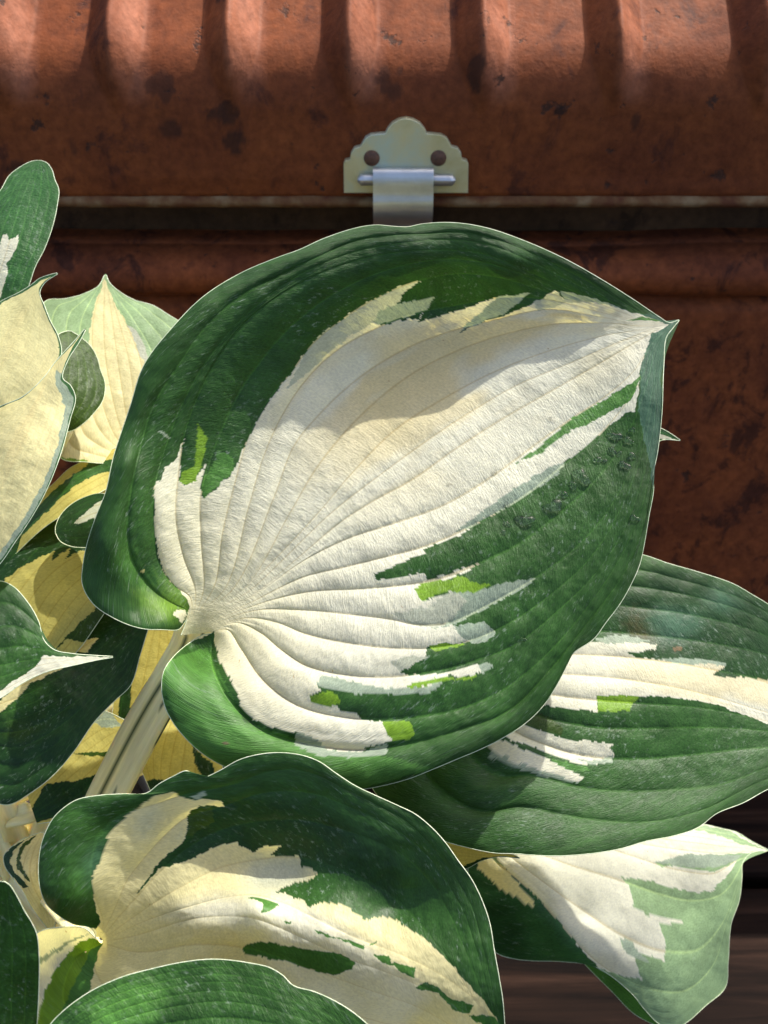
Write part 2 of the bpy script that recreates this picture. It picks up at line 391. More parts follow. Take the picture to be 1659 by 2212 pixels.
# body: recessed throat, bulged bead, groove, front panel
M_THROAT = rust_material('dark_brown_steel', (0.075, 0.038, 0.018), (0.045, 0.024, 0.012), (0.02, 0.010, 0.006))  # throat is a darker brown than the lid and body
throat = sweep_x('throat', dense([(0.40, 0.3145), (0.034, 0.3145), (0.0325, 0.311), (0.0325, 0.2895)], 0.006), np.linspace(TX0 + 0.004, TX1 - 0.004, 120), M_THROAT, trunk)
bulge = [(0.017 - 0.017 * math.sin(a), 0.2765 + 0.0125 * math.cos(a)) for a in np.linspace(0.0, math.pi, 24)]
body_prof = dense([(0.033, 0.2900), (0.017, 0.2892)], 0.006).tolist() + bulge
body_prof += dense([(0.0165, 0.2625), (0.0095, 0.259), (0.009, 0.255), (0.009, 0.02), (0.010, 0.0005)], 0.006).tolist()
body = sweep_x('body', body_prof, np.linspace(TX0 + 0.004, TX1 - 0.004, 300), M_BODY, trunk,
               lambda X, I, p: (fbm(X * 12 + 1, p[:, 1][:, None] * 14 + 0 * X, 9, 3) - 0.5) * 0.003 * (p[:, 0][:, None] < 0.1))
for sx in (TX0 + 0.004, TX1 - 0.004):
    pr = np.array(body_prof); V = np.stack([np.stack([np.full(len(pr), sx), pr[:, 0] - 0.2, pr[:, 1]], -1),
                                            np.stack([np.full(len(pr), sx), np.full(len(pr), 0.20), pr[:, 1]], -1)])
    grid_mesh('end_panel', V, M_BODY, body)
box('back_panel', TX0 + 0.004, TX1 - 0.004, 0.397 - 0.2, 0.400 - 0.2, 0.0005, 0.3175, M_BODY, body, 0.0008)

# latch: scalloped plate, two rivets, pin, hook strap
def trunk_pt(X, Y, yw):                # picture point -> point on the plane y = yw
    cx = (X - W / 2) / F; cy = -(Y - H / 2) / F
    d = (yw - CAM[1]) / (cp + cy * sp)
    return np.array([CAM[0] + d * cx, yw, CAM[2] + d * (-sp + cy * cp)])
def prism(name, outline, y_front, th, mat, parent, bev=0.0004):
    import bmesh
    bm = bmesh.new()
    vs = [bm.verts.new((p[0], y_front - 0.2, p[2])) for p in outline]
    f = bm.faces.new(vs); r = bmesh.ops.extrude_face_region(bm, geom=[f])
    for v in r['geom']:
        if isinstance(v, bmesh.types.BMVert): v.co.y += th
    bmesh.ops.recalc_face_normals(bm, faces=bm.faces[:])
    fe = [e for e in bm.edges if all(abs(v.co.y - (y_front - 0.2)) < 1e-7 for v in e.verts)]
    bmesh.ops.bevel(bm, geom=fe, offset=bev, segments=2, profile=0.5, affect='EDGES')
    me = bpy.data.meshes.new(name); bm.to_mesh(me); bm.free(); me.materials.append(mat)
    o = bpy.data.objects.new(name, me); COL.objects.link(o); o.parent = parent
    return o
half = [(0, 255), (15, 258), (30, 266), (40, 278), (45, 288), (58, 289), (76, 291), (88, 298), (95, 310), (98, 316), (112, 320), (119, 331), (121, 344), (132, 347), (135, 355), (134, 417)]
outl = [(877 + x, y) for x, y in half] + [(877 - x, y) for x, y in half[::-1][:-1]]
plate = prism('latch_plate', [trunk_pt(x, y, -0.003) for x, y in outl], -0.0034, 0.0048, M_ZINC, trunk)
def dome(name, c, r, h, mat, parent):
    a = np.linspace(0, math.pi / 2, 9)[:, None]; b = np.linspace(0, 2 * math.pi, 25)[None]
    V = np.stack([c[0] + r * np.cos(a) * np.cos(b), c[1] - 0.2 - h * np.sin(a) + 0 * b, c[2] + r * np.cos(a) * np.sin(b)], -1)
    return grid_mesh(name, V, mat, parent)
for x, y in ((803, 341), (947, 341)):
    c = trunk_pt(x, y, -0.003); dome('rivet', c, 0.0037, 0.0024, M_RIVET, plate)
pa, pb = trunk_pt(772, 388, -0.006), trunk_pt(984, 389, -0.006)
pth = np.linspace(pa, pb, 30); tt = np.linspace(0, 1, 30)
rr = 0.0026 * np.clip(np.minimum(tt, 1 - tt) / 0.03, 0.12, 1) ** 0.5
pth[:, 1] -= 0.2
grid_mesh('latch_pin', tube(pth, rr, 12), M_STEEL, trunk)
# hook strap: bent sheet hanging from the pin over the rim
hk = []
x0, x1 = trunk_pt(806, 400, -0.009)[0], trunk_pt(936, 400, -0.009)[0]
za = trunk_pt(870, 374, -0.009)[2]
prof = [(-0.0035, za - 0.002), (-0.0062, za + 0.0012), (-0.0092, za + 0.0004), (-0.0106, za - 0.003), (-0.0112, za - 0.009), (-0.0122, za - 0.0135), (-0.0112, za - 0.018), (-0.006, za - 0.024), (0.003, za - 0.030), (0.0075, za - 0.040), (0.0085, za - 0.055)]
prof = catmull(prof, 60)
tn = np.gradient(prof, axis=0); nn = np.stack([-tn[:, 1], tn[:, 0]], -1); nn /= np.linalg.norm(nn, axis=1, keepdims=True)
ring = np.r_[prof + nn * 0.0006, (prof - nn * 0.0006)[::-1]]
xs = np.r_[x0, np.linspace(x0 + 0.0004, x1 - 0.0004, 12), x1]
V = np.stack([np.stack([np.full(len(ring), x), ring[:, 0] - 0.2, ring[:, 1]], -1) for x in xs], 1)
grid_mesh('hook_strap', V, M_STEEL, trunk, closed_u=True)

# ------------------------------------------------------------------ pot and soil
POT = np.array([-0.20, -0.205])
pot = empty('plant_pot', (POT[0], POT[1], 0), 'low dark round pot that the variegated hosta grows from', 'pot')
def lathe(name, prof, mat, parent, n=48):
    a = np.linspace(0, 2 * math.pi, n + 1)[None]; p = np.array(prof, float)
    V = np.stack([p[:, :1] * np.cos(a), p[:, :1] * np.sin(a), p[:, 1:] + 0 * a], -1)
    return grid_mesh(name, V, mat, parent)
lathe('pot_wall', [(0.001, 0.0005), (0.085, 0.0005), (0.09, 0.003), (0.105, 0.085), (0.109, 0.088), (0.109, 0.1), (0.102, 0.1), (0.101, 0.086), (0.1, 0.06)], M_POT, pot)
sp_r = np.linspace(0.001, 0.1015, 16)
lathe('soil', [(r, 0.088 + 0.006 * (1 - (r / 0.1) ** 2)) for r in sp_r], M_SOIL, pot)
CROWN = np.array([POT[0], POT[1], 0.09])

# ------------------------------------------------------------------ the hosta
plant = empty('hosta_plant', CROWN, 'hosta with broad heart shaped leaves marbled cream white and dark green', 'plant')
PIG = {  # leaf colours (linear), last number: how green it is
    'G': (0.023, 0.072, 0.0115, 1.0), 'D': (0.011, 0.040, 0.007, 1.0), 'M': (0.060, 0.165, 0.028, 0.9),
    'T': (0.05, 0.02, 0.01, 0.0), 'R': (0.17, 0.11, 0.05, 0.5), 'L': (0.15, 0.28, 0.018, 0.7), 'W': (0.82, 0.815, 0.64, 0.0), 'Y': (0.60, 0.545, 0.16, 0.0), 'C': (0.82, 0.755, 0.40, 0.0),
    'S': (0.30, 0.37, 0.27, 0.4), 's': (0.50, 0.53, 0.40, 0.2), 'K': (0.055, 0.125, 0.072, 0.8),
    'P': (0.25, 0.37, 0.18, 0.5), 'O': (0.032, 0.066, 0.006, 0.8), 'B': (0.032, 0.10, 0.025, 0.9)}
LEAVES = {}
def make_leaf(key, curves, ctrl, nu, nstrip, veins=None, base='G', patches=(), corr=0.10, jag=4.0, label=None,
              edge='G', stain=0.0, stalk=None, stalk_w=0.004, curl=0.0, vein_tint=0.8, margin=0.00012, rimgreen=0, mat=None, top=None):
    """curves: [(v, points)] lines from leaf base to tip, v from -1 to 1; ctrl: (x, y, depth)."""
    kv = [c[0] for c in curves]
    K = np.stack([catmull(c[1], nu) for c in curves])            # [k, nu, 2]
    vein = np.array(kv if veins is None else np.linspace(-1, 1, veins))
    vs = np.concatenate([np.linspace(a, b, nstrip, endpoint=False) for a, b in zip(vein[:-1], vein[1:])] + [[vein[-1]]])
    XY = pchip(kv, K, vs).transpose(1, 0, 2)                     # [nu, nv, 2]
    VX = pchip(kv, K, vein).transpose(1, 0, 2)
    X, Y = XY[..., 0], XY[..., 1]
    dep = tps(ctrl)(X, Y)
    nst = len(vein) - 1
    wid = np.linalg.norm(np.diff(VX, axis=1), axis=2) / F        # strip width per metre depth
    wcol = np.repeat(wid, nstrip, 1); wcol = np.c_[wcol, wcol[:, -1:]]
    kk = np.ones(13) / 13
    wcol = np.apply_along_axis(lambda a: np.convolve(np.pad(a, 6, 'edge'), kk, 'valid'), 1, wcol)
    t = np.r_[np.tile(np.arange(nstrip) / nstrip, nst), 0.0]
    prof = np.sin(math.pi * t) ** 0.7
    ph = 1 + 0.35 * (fbm(X / 120, Y / 120, 11, 2) - 0.5) * 2
    h = corr * wcol * dep * prof[None] * ph
    uu1 = np.linspace(0, 1, nu)[:, None]
    h = h * np.clip((wcol * F - 9) / 22, 0, 1) * (1.25 - 0.85 * np.clip((uu1 - 0.15) / 0.5, 0, 1))
    h = np.minimum(h, 0.0034)
    h = h + (fbm(X / 40, Y / 40, 21, 3) - 0.5) * 0.0008 + (fbm(X / 11, Y / 11, 22, 2) - 0.5) * 0.00012
    if curl:                                                     # margins rolled back
        e = np.clip((np.abs(vs) - 0.86) / 0.14, 0, 1) ** 2
        h = h - curl * e[None]
    P3 = unproject(X, Y, dep - h)
    # pigment
    wx = X + jag * 2 * (fbm(X / 13, Y / 13, 31, 3) - 0.5) + 0.9 * (vnoise(X / 5.5, Y / 5.5, 33) - .5) * 2
    wy = Y + jag * 2 * (fbm(X / 13, Y / 13, 41, 3) - 0.5) + 0.9 * (vnoise(X / 5.5, Y / 5.5, 43) - .5) * 2
    col = np.broadcast_to(np.array(PIG[base]), X.shape + (4,)).copy()
    nz = fbm(X / 60, Y / 60, 51, 4)
    g = col[..., 3] > 0.5
    col[..., :3] *= (0.75 + 0.5 * nz)[..., None]
    for pk, poly in patches:
        c = np.array(PIG[pk[0]]); cc = np.broadcast_to(c, X.shape + (4,)).copy(); cc[..., :3] *= (0.86 + 0.28 * nz)[..., None]
        if len(pk) > 1:                                          # diffuse patch: no sharp border
            al = sum(inside(poly, wx + r * math.cos(q), wy + r * math.sin(q)).astype(float) for r in (8, 18, 30) for q in np.arange(6) + r) / 18
            al = (np.where(col[..., 3] < 0.1, al, 0) if pk[1] == '~' else np.where(col[..., 3] > 0.45, al, 0)) * 0.9
        else: al = inside(poly, wx, wy).astype(float)
        col = col * (1 - al[..., None]) + cc * al[..., None]
    if stain:
        vv = vs[None] * np.ones_like(X); uu = np.linspace(0, 1, nu)[:, None] * np.ones_like(X)
        n1 = fbm(uu * 7, vv * 9 + 3, 61, 4)
        a = np.clip(1.15 - np.abs(vv + 0.10) / 0.34, 0, 1) * np.clip((uu - 0.28) / 0.2, 0, 1) * np.clip((0.97 - uu) / 0.1, 0, 1) * np.clip((n1 - 0.36) / 0.22, 0, 1) * stain
        a *= (col[..., 3] < 0.1); yl = np.array([0.80, 0.68, 0.34])
        col[..., :3] = col[..., :3] * (1 - a[..., None]) + yl * a[..., None]
        b_ = np.clip(1 - uu / 0.22, 0, 1) * 0.55 * (col[..., 3] < 0.1)
        col[..., :3] = col[..., :3] * (1 - b_[..., None]) + np.array([0.80, 0.74, 0.42]) * b_[..., None]
    # vein lines
    dv = np.minimum(t, 1 - t)[None] * np.maximum(wcol, 1e-9) * F
    lw = np.clip(1 - dv / 2.0, 0, 1) * np.clip(wcol * F / 14, 0, 1)
    white = col[..., 3] < 0.3
    tint = np.where(white[..., None], np.array([0.80, 0.72, 0.55]), np.array([1.7, 1.6, 1.35]))
    col[..., :3] *= 1 - (lw * vein_tint)[..., None] * (1 - tint)
    if rimgreen:
        e = np.abs(vs)[None] * np.ones_like(X)
        wtot = (wid.sum(1) * F / 2)[:, None]
        m = (1 - e) * wtot + 5 * (fbm(X / 20, Y / 20, 71, 3) - .5) < rimgreen
        col[m] = np.array(PIG[edge]); 
    # brown specks on the white
    spk = (vnoise(X / 4.2, Y / 4.2, 81) > 0.985) & (col[..., 3] < 0.1) & (fbm(X / 90, Y / 90, 82, 2) > 0.55)
    col[spk, :3] *= np.array([0.62, 0.45, 0.28])
    # metric uv in millimetres
    du = np.linalg.norm(np.diff(P3, axis=0), axis=2); U = np.concatenate([np.zeros((1, X.shape[1])), np.cumsum(du, 0)]) * 1000
    dw = np.linalg.norm(np.diff(P3, axis=1), axis=2); Vv = np.concatenate([np.zeros((nu, 1)), np.cumsum(dw, 1)], 1)
    Vv = (Vv - Vv[:, len(vs) // 2][:, None]) * 1000
    off = len(LEAVES) * 137.0
    o = grid_mesh('leaf', P3 - CROWN, mat or (M_LEAF if corr > 0.1 else M_LEAF_SMOOTH), plant, col, np.stack([U + off, Vv + off * 0.37], -1))
    if label: o['label'] = label
    # thickened pale margin all round
    path = np.concatenate([P3[:, 0], P3[::-1, -1][1:]])[::2]
    if margin:
        grid_mesh('leaf_margin', tube(path - CROWN, margin, 6), M_MARGIN, o)
    LEAVES[key] = dict(P=P3, XY=XY, obj=o)
    if stalk is not None:
        make_stalk(o, P3, stalk, stalk_w, (0.3, 0.62) if key == 'hero' else (), top=top)
    return o

def make_stalk(leaf_o, P3, mid, w, lines=(0.3, 0.62), top=None):
    """channelled petiole from the leaf base down to the crown; mid: extra (x, y, depth) points on the way"""
    b0 = P3[0].mean(0); b1 = P3[min(14, len(P3) - 1)].mean(0)
    away = (b0 - CAM) / np.linalg.norm(b0 - CAM)
    pts = [b0 + (b1 - b0) * 0.3 + away * 0.012, b0 + away * 0.009]
    if top: pts = [unproject(np.array(x), np.array(y), np.array(d)) for x, y, d in top]
    pts += [unproject(np.array(x), np.array(y), np.array(d)) for x, y, d in mid]
    c = CROWN + np.array([random.uniform(-.03, .03), random.uniform(-.03, .03), -0.004])
    if not mid: pts.append(b0 * 0.55 + c * 0.45 + np.array([0, 0, 0.02]))
    pts.append(c)
    p = catmull(pts, 90); m = len(p)
    t = np.gradient(p, axis=0); t /= np.linalg.norm(t, axis=1, keepdims=True)
    view = CAM - p; view /= np.linalg.norm(view, axis=1, keepdims=True); up = view * 0.7 + np.array([0, 0, 0.7])
    s = np.cross(t, up); s /= np.linalg.norm(s, axis=1, keepdims=True); nn = np.cross(s, t)
    a = np.linspace(-math.pi, math.pi, 41)[None]
    ww = (w * (1.0 + 0.25 * np.linspace(0, 1, m)))[:, None]
    cx = np.cos(a + math.pi / 2); cy = np.sin(a + math.pi / 2)
    cy2 = np.where(cy > 0, 0.30 * cy - 0.38 * np.exp(-(cx / 0.5) ** 2) * (cy > 0) * cy, cy * 0.8)
    V = p[:, None] + s[:, None] * (ww * cx)[..., None] + nn[:, None] * (ww * cy2)[..., None]
    col = np.broadcast_to(np.array((0.80, 0.70, 0.34, 0.0)), V.shape[:2] + (4,)).copy()
    f = np.linspace(0, 1, m)[:, None]
    for q in lines:
        cxq = -1 + 2 * q
        mm = (np.abs(cx - cxq - 0.06 * np.sin(f * 9 + q * 20)) < 0.045 + 0.03 * np.sin(f * 23 + q)) & (cy > -0.05)
        col[mm] = PIG['D']
    mm = (len(lines) > 0) & (np.abs(cx) > 0.965) & (fbm(f * 14, f * 0, 3, 2) > 0.42); col[mm & (cy > -.4)] = PIG['D']
    U = np.broadcast_to(np.linspace(0, 150, m)[:, None], V.shape[:2]) * 0.15; Vv = np.broadcast_to(a * w * 1000, V.shape[:2])
    return grid_mesh('leaf_stalk', V - CROWN, M_STALK, leaf_o, col, np.stack([U, Vv], -1))

# ---- main leaf ---------------------------------------------------------
TIP = (1469, 690)
hero_curves = [
 (-1.00, [(391,1372),(399,1352),(404,1335),(398,1345),(387,1359),(350,1360),(314,1359),(281,1351),(238,1331),(205,1308),(185,1281),(177,1258),(179,1222),(188,1175),(205,1122),(228,1063),(245,987),(261,937),(281,878),(310,790),(370,710),(440,640),(520,590),(600,556),(645,540),(700,515),(780,490),(815,486),(850,489),(880,490),(910,484),(980,481),(1050,492),(1130,519),(1220,559),(1300,604),(1370,648),(1425,685),(1445,697),TIP]),
 (-0.86, [(394.0,1372.0),(404,1345),(408,1322),(404,1318),(380,1308),(330,1275),(285,1210),(275,1150),(280,1080),(300,980),(330,880),(385,790),(450,700),(530,632),(610,592),(690,553),(770,520),(850,508),(920,505),(1000,502),(1080,520),(1180,562),(1270,608),(1350,655),(1420,692),TIP]),
 (-0.72, [(397.4,1371.7),(415,1320),(411,1291),(376,1264),(343,1211),(333,1145),(333,1059),(360,960),(400,860),(446,780),(500,712),(560,655),(640,598),(720,560),(790,538),(870,525),(960,518),(1060,530),(1160,572),(1260,622),(1340,662),(1420,696),TIP]),
 (-0.61, [(400.7,1371.3),(420,1320),(422,1277),(396,1201),(380,1119),(384,1039),(398,940),(430,850),(472,772),(528,698),(600,640),(680,596),(760,566),(840,548),(930,540),(1040,548),(1140,586),(1240,630),(1330,670),(1420,698),TIP]),
 (-0.50, [(404.1,1371.0),(425,1320),(439,1277),(434,1158),(434,1069),(452,1000),(479,929),(522,840),(560,785),(600,735),(655,682),(710,642),(790,600),(886,570),(989,560),(1080,576),(1180,615),(1290,660),(1400,695),TIP]),
 (-0.40, [(407.5,1370.7),(430,1322),(462,1268),(482,1145),(512,1026),(532,956),(561,893),(590,850),(627,807),(674,745),(721,704),(824,638),(910,605),(989,591),(1080,600),(1180,630),(1290,666),(1400,697),TIP]),
 (-0.29, [(410.8,1370.3),(434,1324),(482,1277),(538,1092),(570,985),(608,900),(660,822),(721,762),(807,712),(900,677),(992,658),(1090,642),(1190,648),(1300,675),(1400,700),TIP]),
 (-0.19, [(414.2,1370.0),(437,1326),(499,1277),(591,1076),(637,960),(690,895),(777,815),(883,750),(972,716),(1072,690),(1187,668),(1300,685),(1400,702),TIP]),
 (-0.09, [(417.6,1369.6),(440,1328),(522,1277),(628,1105),(685,1009),(777,900),(883,812),(989,757),(1090,722),(1200,700),(1310,698),(1405,704),TIP]),
 (0.00, [(420.9,1369.3),(444,1332),(530,1270),(594,1208),(690,1105),(754,1029),(857,926),(950,866),(1062,806),(1180,760),(1300,726),(1408,708),TIP]),
 (0.08, [(424.3,1369.0),(446,1335),(540,1275),(610,1210),(711,1112),(830,1019),(929,947),(1032,880),(1121,830),(1230,785),(1330,742),(1408,711),TIP]),
 (0.17, [(427.7,1368.6),(448,1338),(550,1282),(640,1208),(740,1125),(800,1086),(890,1036),(989,966),(1088,903),(1190,845),(1290,788),(1380,735),(1420,712),TIP]),
 (0.28, [(431.1,1368.3),(450,1342),(540,1292),(658,1210),(760,1160),(824,1139),(956,1092),(1039,1045),(1098,1004),(1170,950),(1240,900),(1309,855),(1370,800),(1415,735),TIP]),
 (0.40, [(434.4,1368.0),(452,1346),(545,1300),(658,1246),(740,1226),(824,1205),(923,1178),(1022,1135),(1088,1099),(1154,1056),(1207,1013),(1276,957),(1330,900),(1380,830),(1418,740),TIP]),
 (0.51, [(437.8,1367.6),(454,1350),(550,1308),(658,1280),(790,1271),(890,1261),(956,1248),(1039,1215),(1121,1175),(1170,1140),(1243,1080),(1310,1010),(1360,930),(1400,820),(1422,742),TIP]),
 (0.61, [(441.2,1367.3),(456,1354),(545,1320),(658,1318),(757,1327),(840,1337),(906,1350),(972,1345),(1055,1307),(1154,1250),(1236,1190),(1296,1126),(1350,1040),(1385,950),(1410,840),(1426,745),TIP]),
 (0.71, [(444.5,1366.9),(458,1358),(530,1335),(600,1345),(658,1368),(774,1392),(857,1400),(950,1398),(1040,1375),(1110,1340),(1200,1276),(1275,1205),(1335,1110),(1380,1000),(1408,880),(1428,750),TIP]),
 (0.81, [(447.9,1366.6),(459,1361),(510,1345),(560,1365),(610,1405),(658,1436),(757,1459),(857,1461),(956,1446),(1039,1423),(1110,1394),(1210,1315),(1285,1240),(1340,1160),(1385,1045),(1413,915),(1430,755),TIP]),
 (0.90, [(451.3,1366.3),(460,1364),(490,1360),(520,1400),(560,1460),(610,1505),(658,1530),(774,1553),(890,1550),(989,1533),(1088,1490),(1190,1405),(1270,1310),(1340,1205),(1385,1100),(1418,950),(1434,760),TIP]),
 (0.96, [(454.6,1365.9),(461,1366),(462,1372),(455,1420),(470,1470),(510,1530),(570,1580),(650,1605),(770,1620),(880,1608),(1000,1575),(1100,1535),(1190,1445),(1270,1345),(1350,1235),(1392,1130),(1410,1030),(1426,920),(1437,770),TIP]),
 (1.00, [(458.0,1365.6),(460,1367),(440,1371),(413,1386),(374,1419),(354,1449),(349,1479),(355,1522),(374,1561),(407,1601),(446,1634),(486,1656),(560,1685),(640,1703),(720,1710),(790,1704),(877,1684),(939,1660),(989,1639),(1039,1618),(1088,1593),(1138,1560),(1174,1524),(1206,1474),(1226,1434),(1236,1414),(1282,1381),(1309,1345),(1339,1305),(1362,1265),(1382,1219),(1391,1179),(1401,1120),(1412,1055),(1411,1030),(1421,973),(1430,891),(1434,791),(1441,725),(1451,712),TIP])]
hero_white = [(378,1390),(398,1355),(411,1312),(400,1290),(376,1264),(350,1225),(340,1190),(334,1145),(332,1060),(335,1043),(352,1036),(355,1007),(370,1002),(384,987),(398,938),(389,1000),(385,1040),(400,1050),(405,1041),(423,1040),(430,1023),(445,1002),(433,1050),(437,1076),(463,1060),(476,1043),(496,1031),(506,1017),(519,987),(532,956),(551,916),(588,856),(628,807),(641,784),(667,754),(685,731),(721,703),(754,678),(791,655),(824,638),(870,615),(910,605),(890,620),(870,635),(865,651),(827,668),(807,698),(840,701),(863,691),(903,690),(939,642),(923,661),(900,698),(989,671),(1072,642),(1065,655),(1035,678),(999,711),(986,723),(1022,704),(1088,681),(1154,655),(1201,628),(1220,649),(1269,646),(1342,666),(1391,682),(1441,700),(1428,714),(1408,719),(1398,752),(1385,781),(1382,815),(1378,857),(1373,889),(1355,891),(1339,904),(1309,927),(1253,973),(1210,1003),(1177,1036),(1088,1099),(1055,1119),(1015,1142),(989,1158),(946,1172),(916,1188),(920,1196),(880,1210),(857,1221),(824,1234),(807,1239),(809,1253),(840,1248),(873,1244),(916,1239),(921,1256),(989,1233),(1049,1211),(989,1243),(926,1261),(893,1271),(905,1294),(916,1299),(946,1291),(976,1277),(1022,1281),(1062,1269),(1009,1301),(1000,1330),(972,1350),(1010,1368),(1019,1387),(989,1390),(939,1393),(921,1400),(920,1416),(890,1433),(860,1456),(890,1459),(956,1453),(1006,1440),(1032,1435),(1042,1449),(992,1463),(972,1456),(953,1463),(929,1486),(873,1486),(817,1492),(777,1486),(774,1478),(724,1466),(695,1459),(683,1476),(695,1492),(670,1504),(672,1519),(708,1520),(728,1527),(738,1540),(771,1543),(777,1553),(824,1558),(848,1598),(824,1610),(791,1613),(787,1621),(738,1626),(701,1616),(691,1600),(658,1586),(600,1575),(549,1555),(526,1535),(512,1496),(495,1463),(475,1430),(466,1400),(462,1362),(450,1369),(430,1378),(400,1390)]
A1 = (1200, 850); B1 = (1200, 1750); C1 = (1200, 2500); T1 = (2024, 900); L4 = (0, 1600)
hero_patches = [
 ('M', z(*C1, [(-1000,200),(-700,900),(0,1000),(400,1000),(840,870),(560,800),(0,700),(-400,560),(-640,80)])),
 ('K', z(*T1, [(640,560),(1100,560),(1000,720),(960,1000),(968,1320),(925,1560),(908,1700),(890,1560),(850,1380),(815,1180),(835,870),(900,680)])),
 ('W', hero_white),
 ('s', z(*A1, [(0,900),(80,800),(190,715),(400,570),(640,450),(760,420),(640,510),(625,560),(450,700),(300,780),(150,900),(30,1020),(-120,1130)])),
 ('S', z(*A1, [(480,620),(640,570),(800,540),(858,520),(800,610),(690,650),(560,690),(450,705)])),
 ('S', z(*A1, [(1140,640),(1250,535),(1480,500),(1300,640),(1020,750),(1060,700)])),
 ('s', z(*T1, [(130,480),(290,410),(320,470),(480,460),(700,520),(500,480),(330,490),(150,540)])),
 ('S', z(*T1, [(300,405),(480,440),(720,525),(480,470),(330,470)])),
 ('S', z(*B1, [(960,960),(1060,960),(1220,935),(1310,900),(1500,880),(1440,940),(1100,1110),(950,1190),(860,1200),(780,1180),(830,1080),(1010,1010)])),
 ('s', z(*B1, [(560,1110),(800,1060),(960,960),(1060,1010),(1000,1100),(900,1190),(760,1196),(620,1140)])),
 ('S', z(*B1, [(970,1185),(1170,1160),(1250,1230),(1190,1290),(1090,1300),(1000,1230)])),
 ('S', z(*B1, [(75,1560),(110,1505),(200,1520),(350,1560),(480,1590),(820,1580),(880,1530),(900,1560),(820,1630),(360,1630),(120,1590)])),
 ('S', z(*C1, [(-60,640),(0,648),(100,690),(130,740),(240,770),(390,755),(540,715),(545,780),(300,800),(100,790),(-60,720)])),
 ('S', z(*B1, [(980,570),(1300,330),(1590,150),(1700,120),(1640,210),(1340,400),(1050,560)])),
 ('S', z(*B1, [(1130,1440),(1200,1425),(1240,1450),(1200,1480),(1160,1490)])),
 ('s', z(*B1, [(620,1490),(560,1420),(700,1380),(800,1390),(700,1440)])),
 ('L', z(*L4, [(1290,110),(1350,200),(1330,330),(1280,490),(1210,520),(1170,490),(1180,430),(1270,400),(1280,250)])),
 ('M', z(*L4, [(1430,280),(1530,340),(1530,420),(1440,500),(1330,600),(1320,500),(1390,380)])),
 ('M^', z(*L4, [(930,490),(960,500),(950,620),(930,800),(910,780),(920,640)])),
 ('M^', z(*L4, [(760,950),(880,890),(880,1000),(900,1100),(1020,1240),(900,1180),(800,1080)])),
 ('L^', z(*L4, [(1060,1080),(1120,1160),(1240,1280),(1240,1320),(1200,1320),(1130,1370),(1060,1385),(980,1330),(900,1230),(860,1180),(1000,1250),(1190,1285),(1090,1180)])),
 ('L', z(*B1, [(710,940),(800,900),(1050,860),(1070,900),(1220,920),(1100,970),(920,960),(780,1025),(745,1010)])),
 ('L', z(*B1, [(800,1320),(930,1295),(1050,1305),(860,1350)])),
 ('L', z(*C1, [(35,400),(150,370),(220,390),(230,440),(170,470),(40,445)])),
 ('L', z(*C1, [(500,562),(680,560),(720,650),(660,690),(575,690),(530,630)])),
 ('L', z(*C1, [(650,330),(900,270),(1000,285),(1150,255),(1080,290),(880,310),(700,350)])),
 ('M', z(*T1, [(-40,1560),(130,1450),(350,1260),(600,1110),(830,965),(780,1090),(740,1140),(640,1190),(560,1240),(380,1320),(260,1400),(180,1470),(60,1510)])),
 ('M', z(*T1, [(730,600),(830,570),(960,605),(840,600)])),
 ('W', z(*L4, [(1130,1370),(1150,1335),(1210,1325),(1225,1360),(1190,1420),(1180,1390)])),
 ('Y', z(*L4, [(900,1085),(940,1070),(960,1080),(930,1100)])),
 ('T', [(486,1602),(492,1600),(495,1606),(490,1610),(485,1607)]),
 ('S', z(*L4, [(1030,160),(1090,180),(1120,210),(1070,200)]))]
hero_ctrl = [(410,1400,.346),(430,1335,.345),(460,1360,.343),(600,1200,.3425),(750,1050,.3455),(950,900,.3515),(1150,800,.3545),(1350,730,.354),(1469,690,.357),
             (700,800,.3545),(800,700,.3555),(950,640,.3555),(1150,630,.3545),(560,850,.3495),(1200,690,.356),
             (520,590,.343),(700,515,.343),(900,484,.3435),(1130,519,.346),(1300,604,.350),(540,625,.3405),(700,556,.3405),(900,530,.341),(1110,555,.3435),(420,700,.338),(310,790,.334),(245,987,.331),(330,1000,.336),(270,1000,.329),(188,1175,.329),(215,1170,.327),(205,1308,.3285),(300,1320,.333),(370,1352,.333),(330,1150,.3355),
             (800,1280,.334),(1000,1150,.3385),(1200,1000,.3445),(1350,950,.345),(1430,850,.345),(1410,1050,.337),(1391,1179,.333),(1282,1381,.328),(1206,1474,.3255),(1138,1560,.3225),(1100,1300,.3315),
             (900,1500,.3235),(939,1660,.3175),(790,1704,.3175),(640,1690,.319),(620,1450,.3275),(486,1654,.320),(355,1522,.322),(374,1419,.328),(450,1450,.3315),(480,1550,.323)]
make_leaf('hero', hero_curves, hero_ctrl, 620, 20, None, 'G', hero_patches, corr=0.125, stain=0.8,
          label='largest leaf with broad cream centre and jagged green border', top=[(425,1345,.354),(410,1395,.3515)], stalk=[(380,1450,.349),(325,1540,.351),(235,1710,.358),(160,1860,.372)], stalk_w=0.0064)

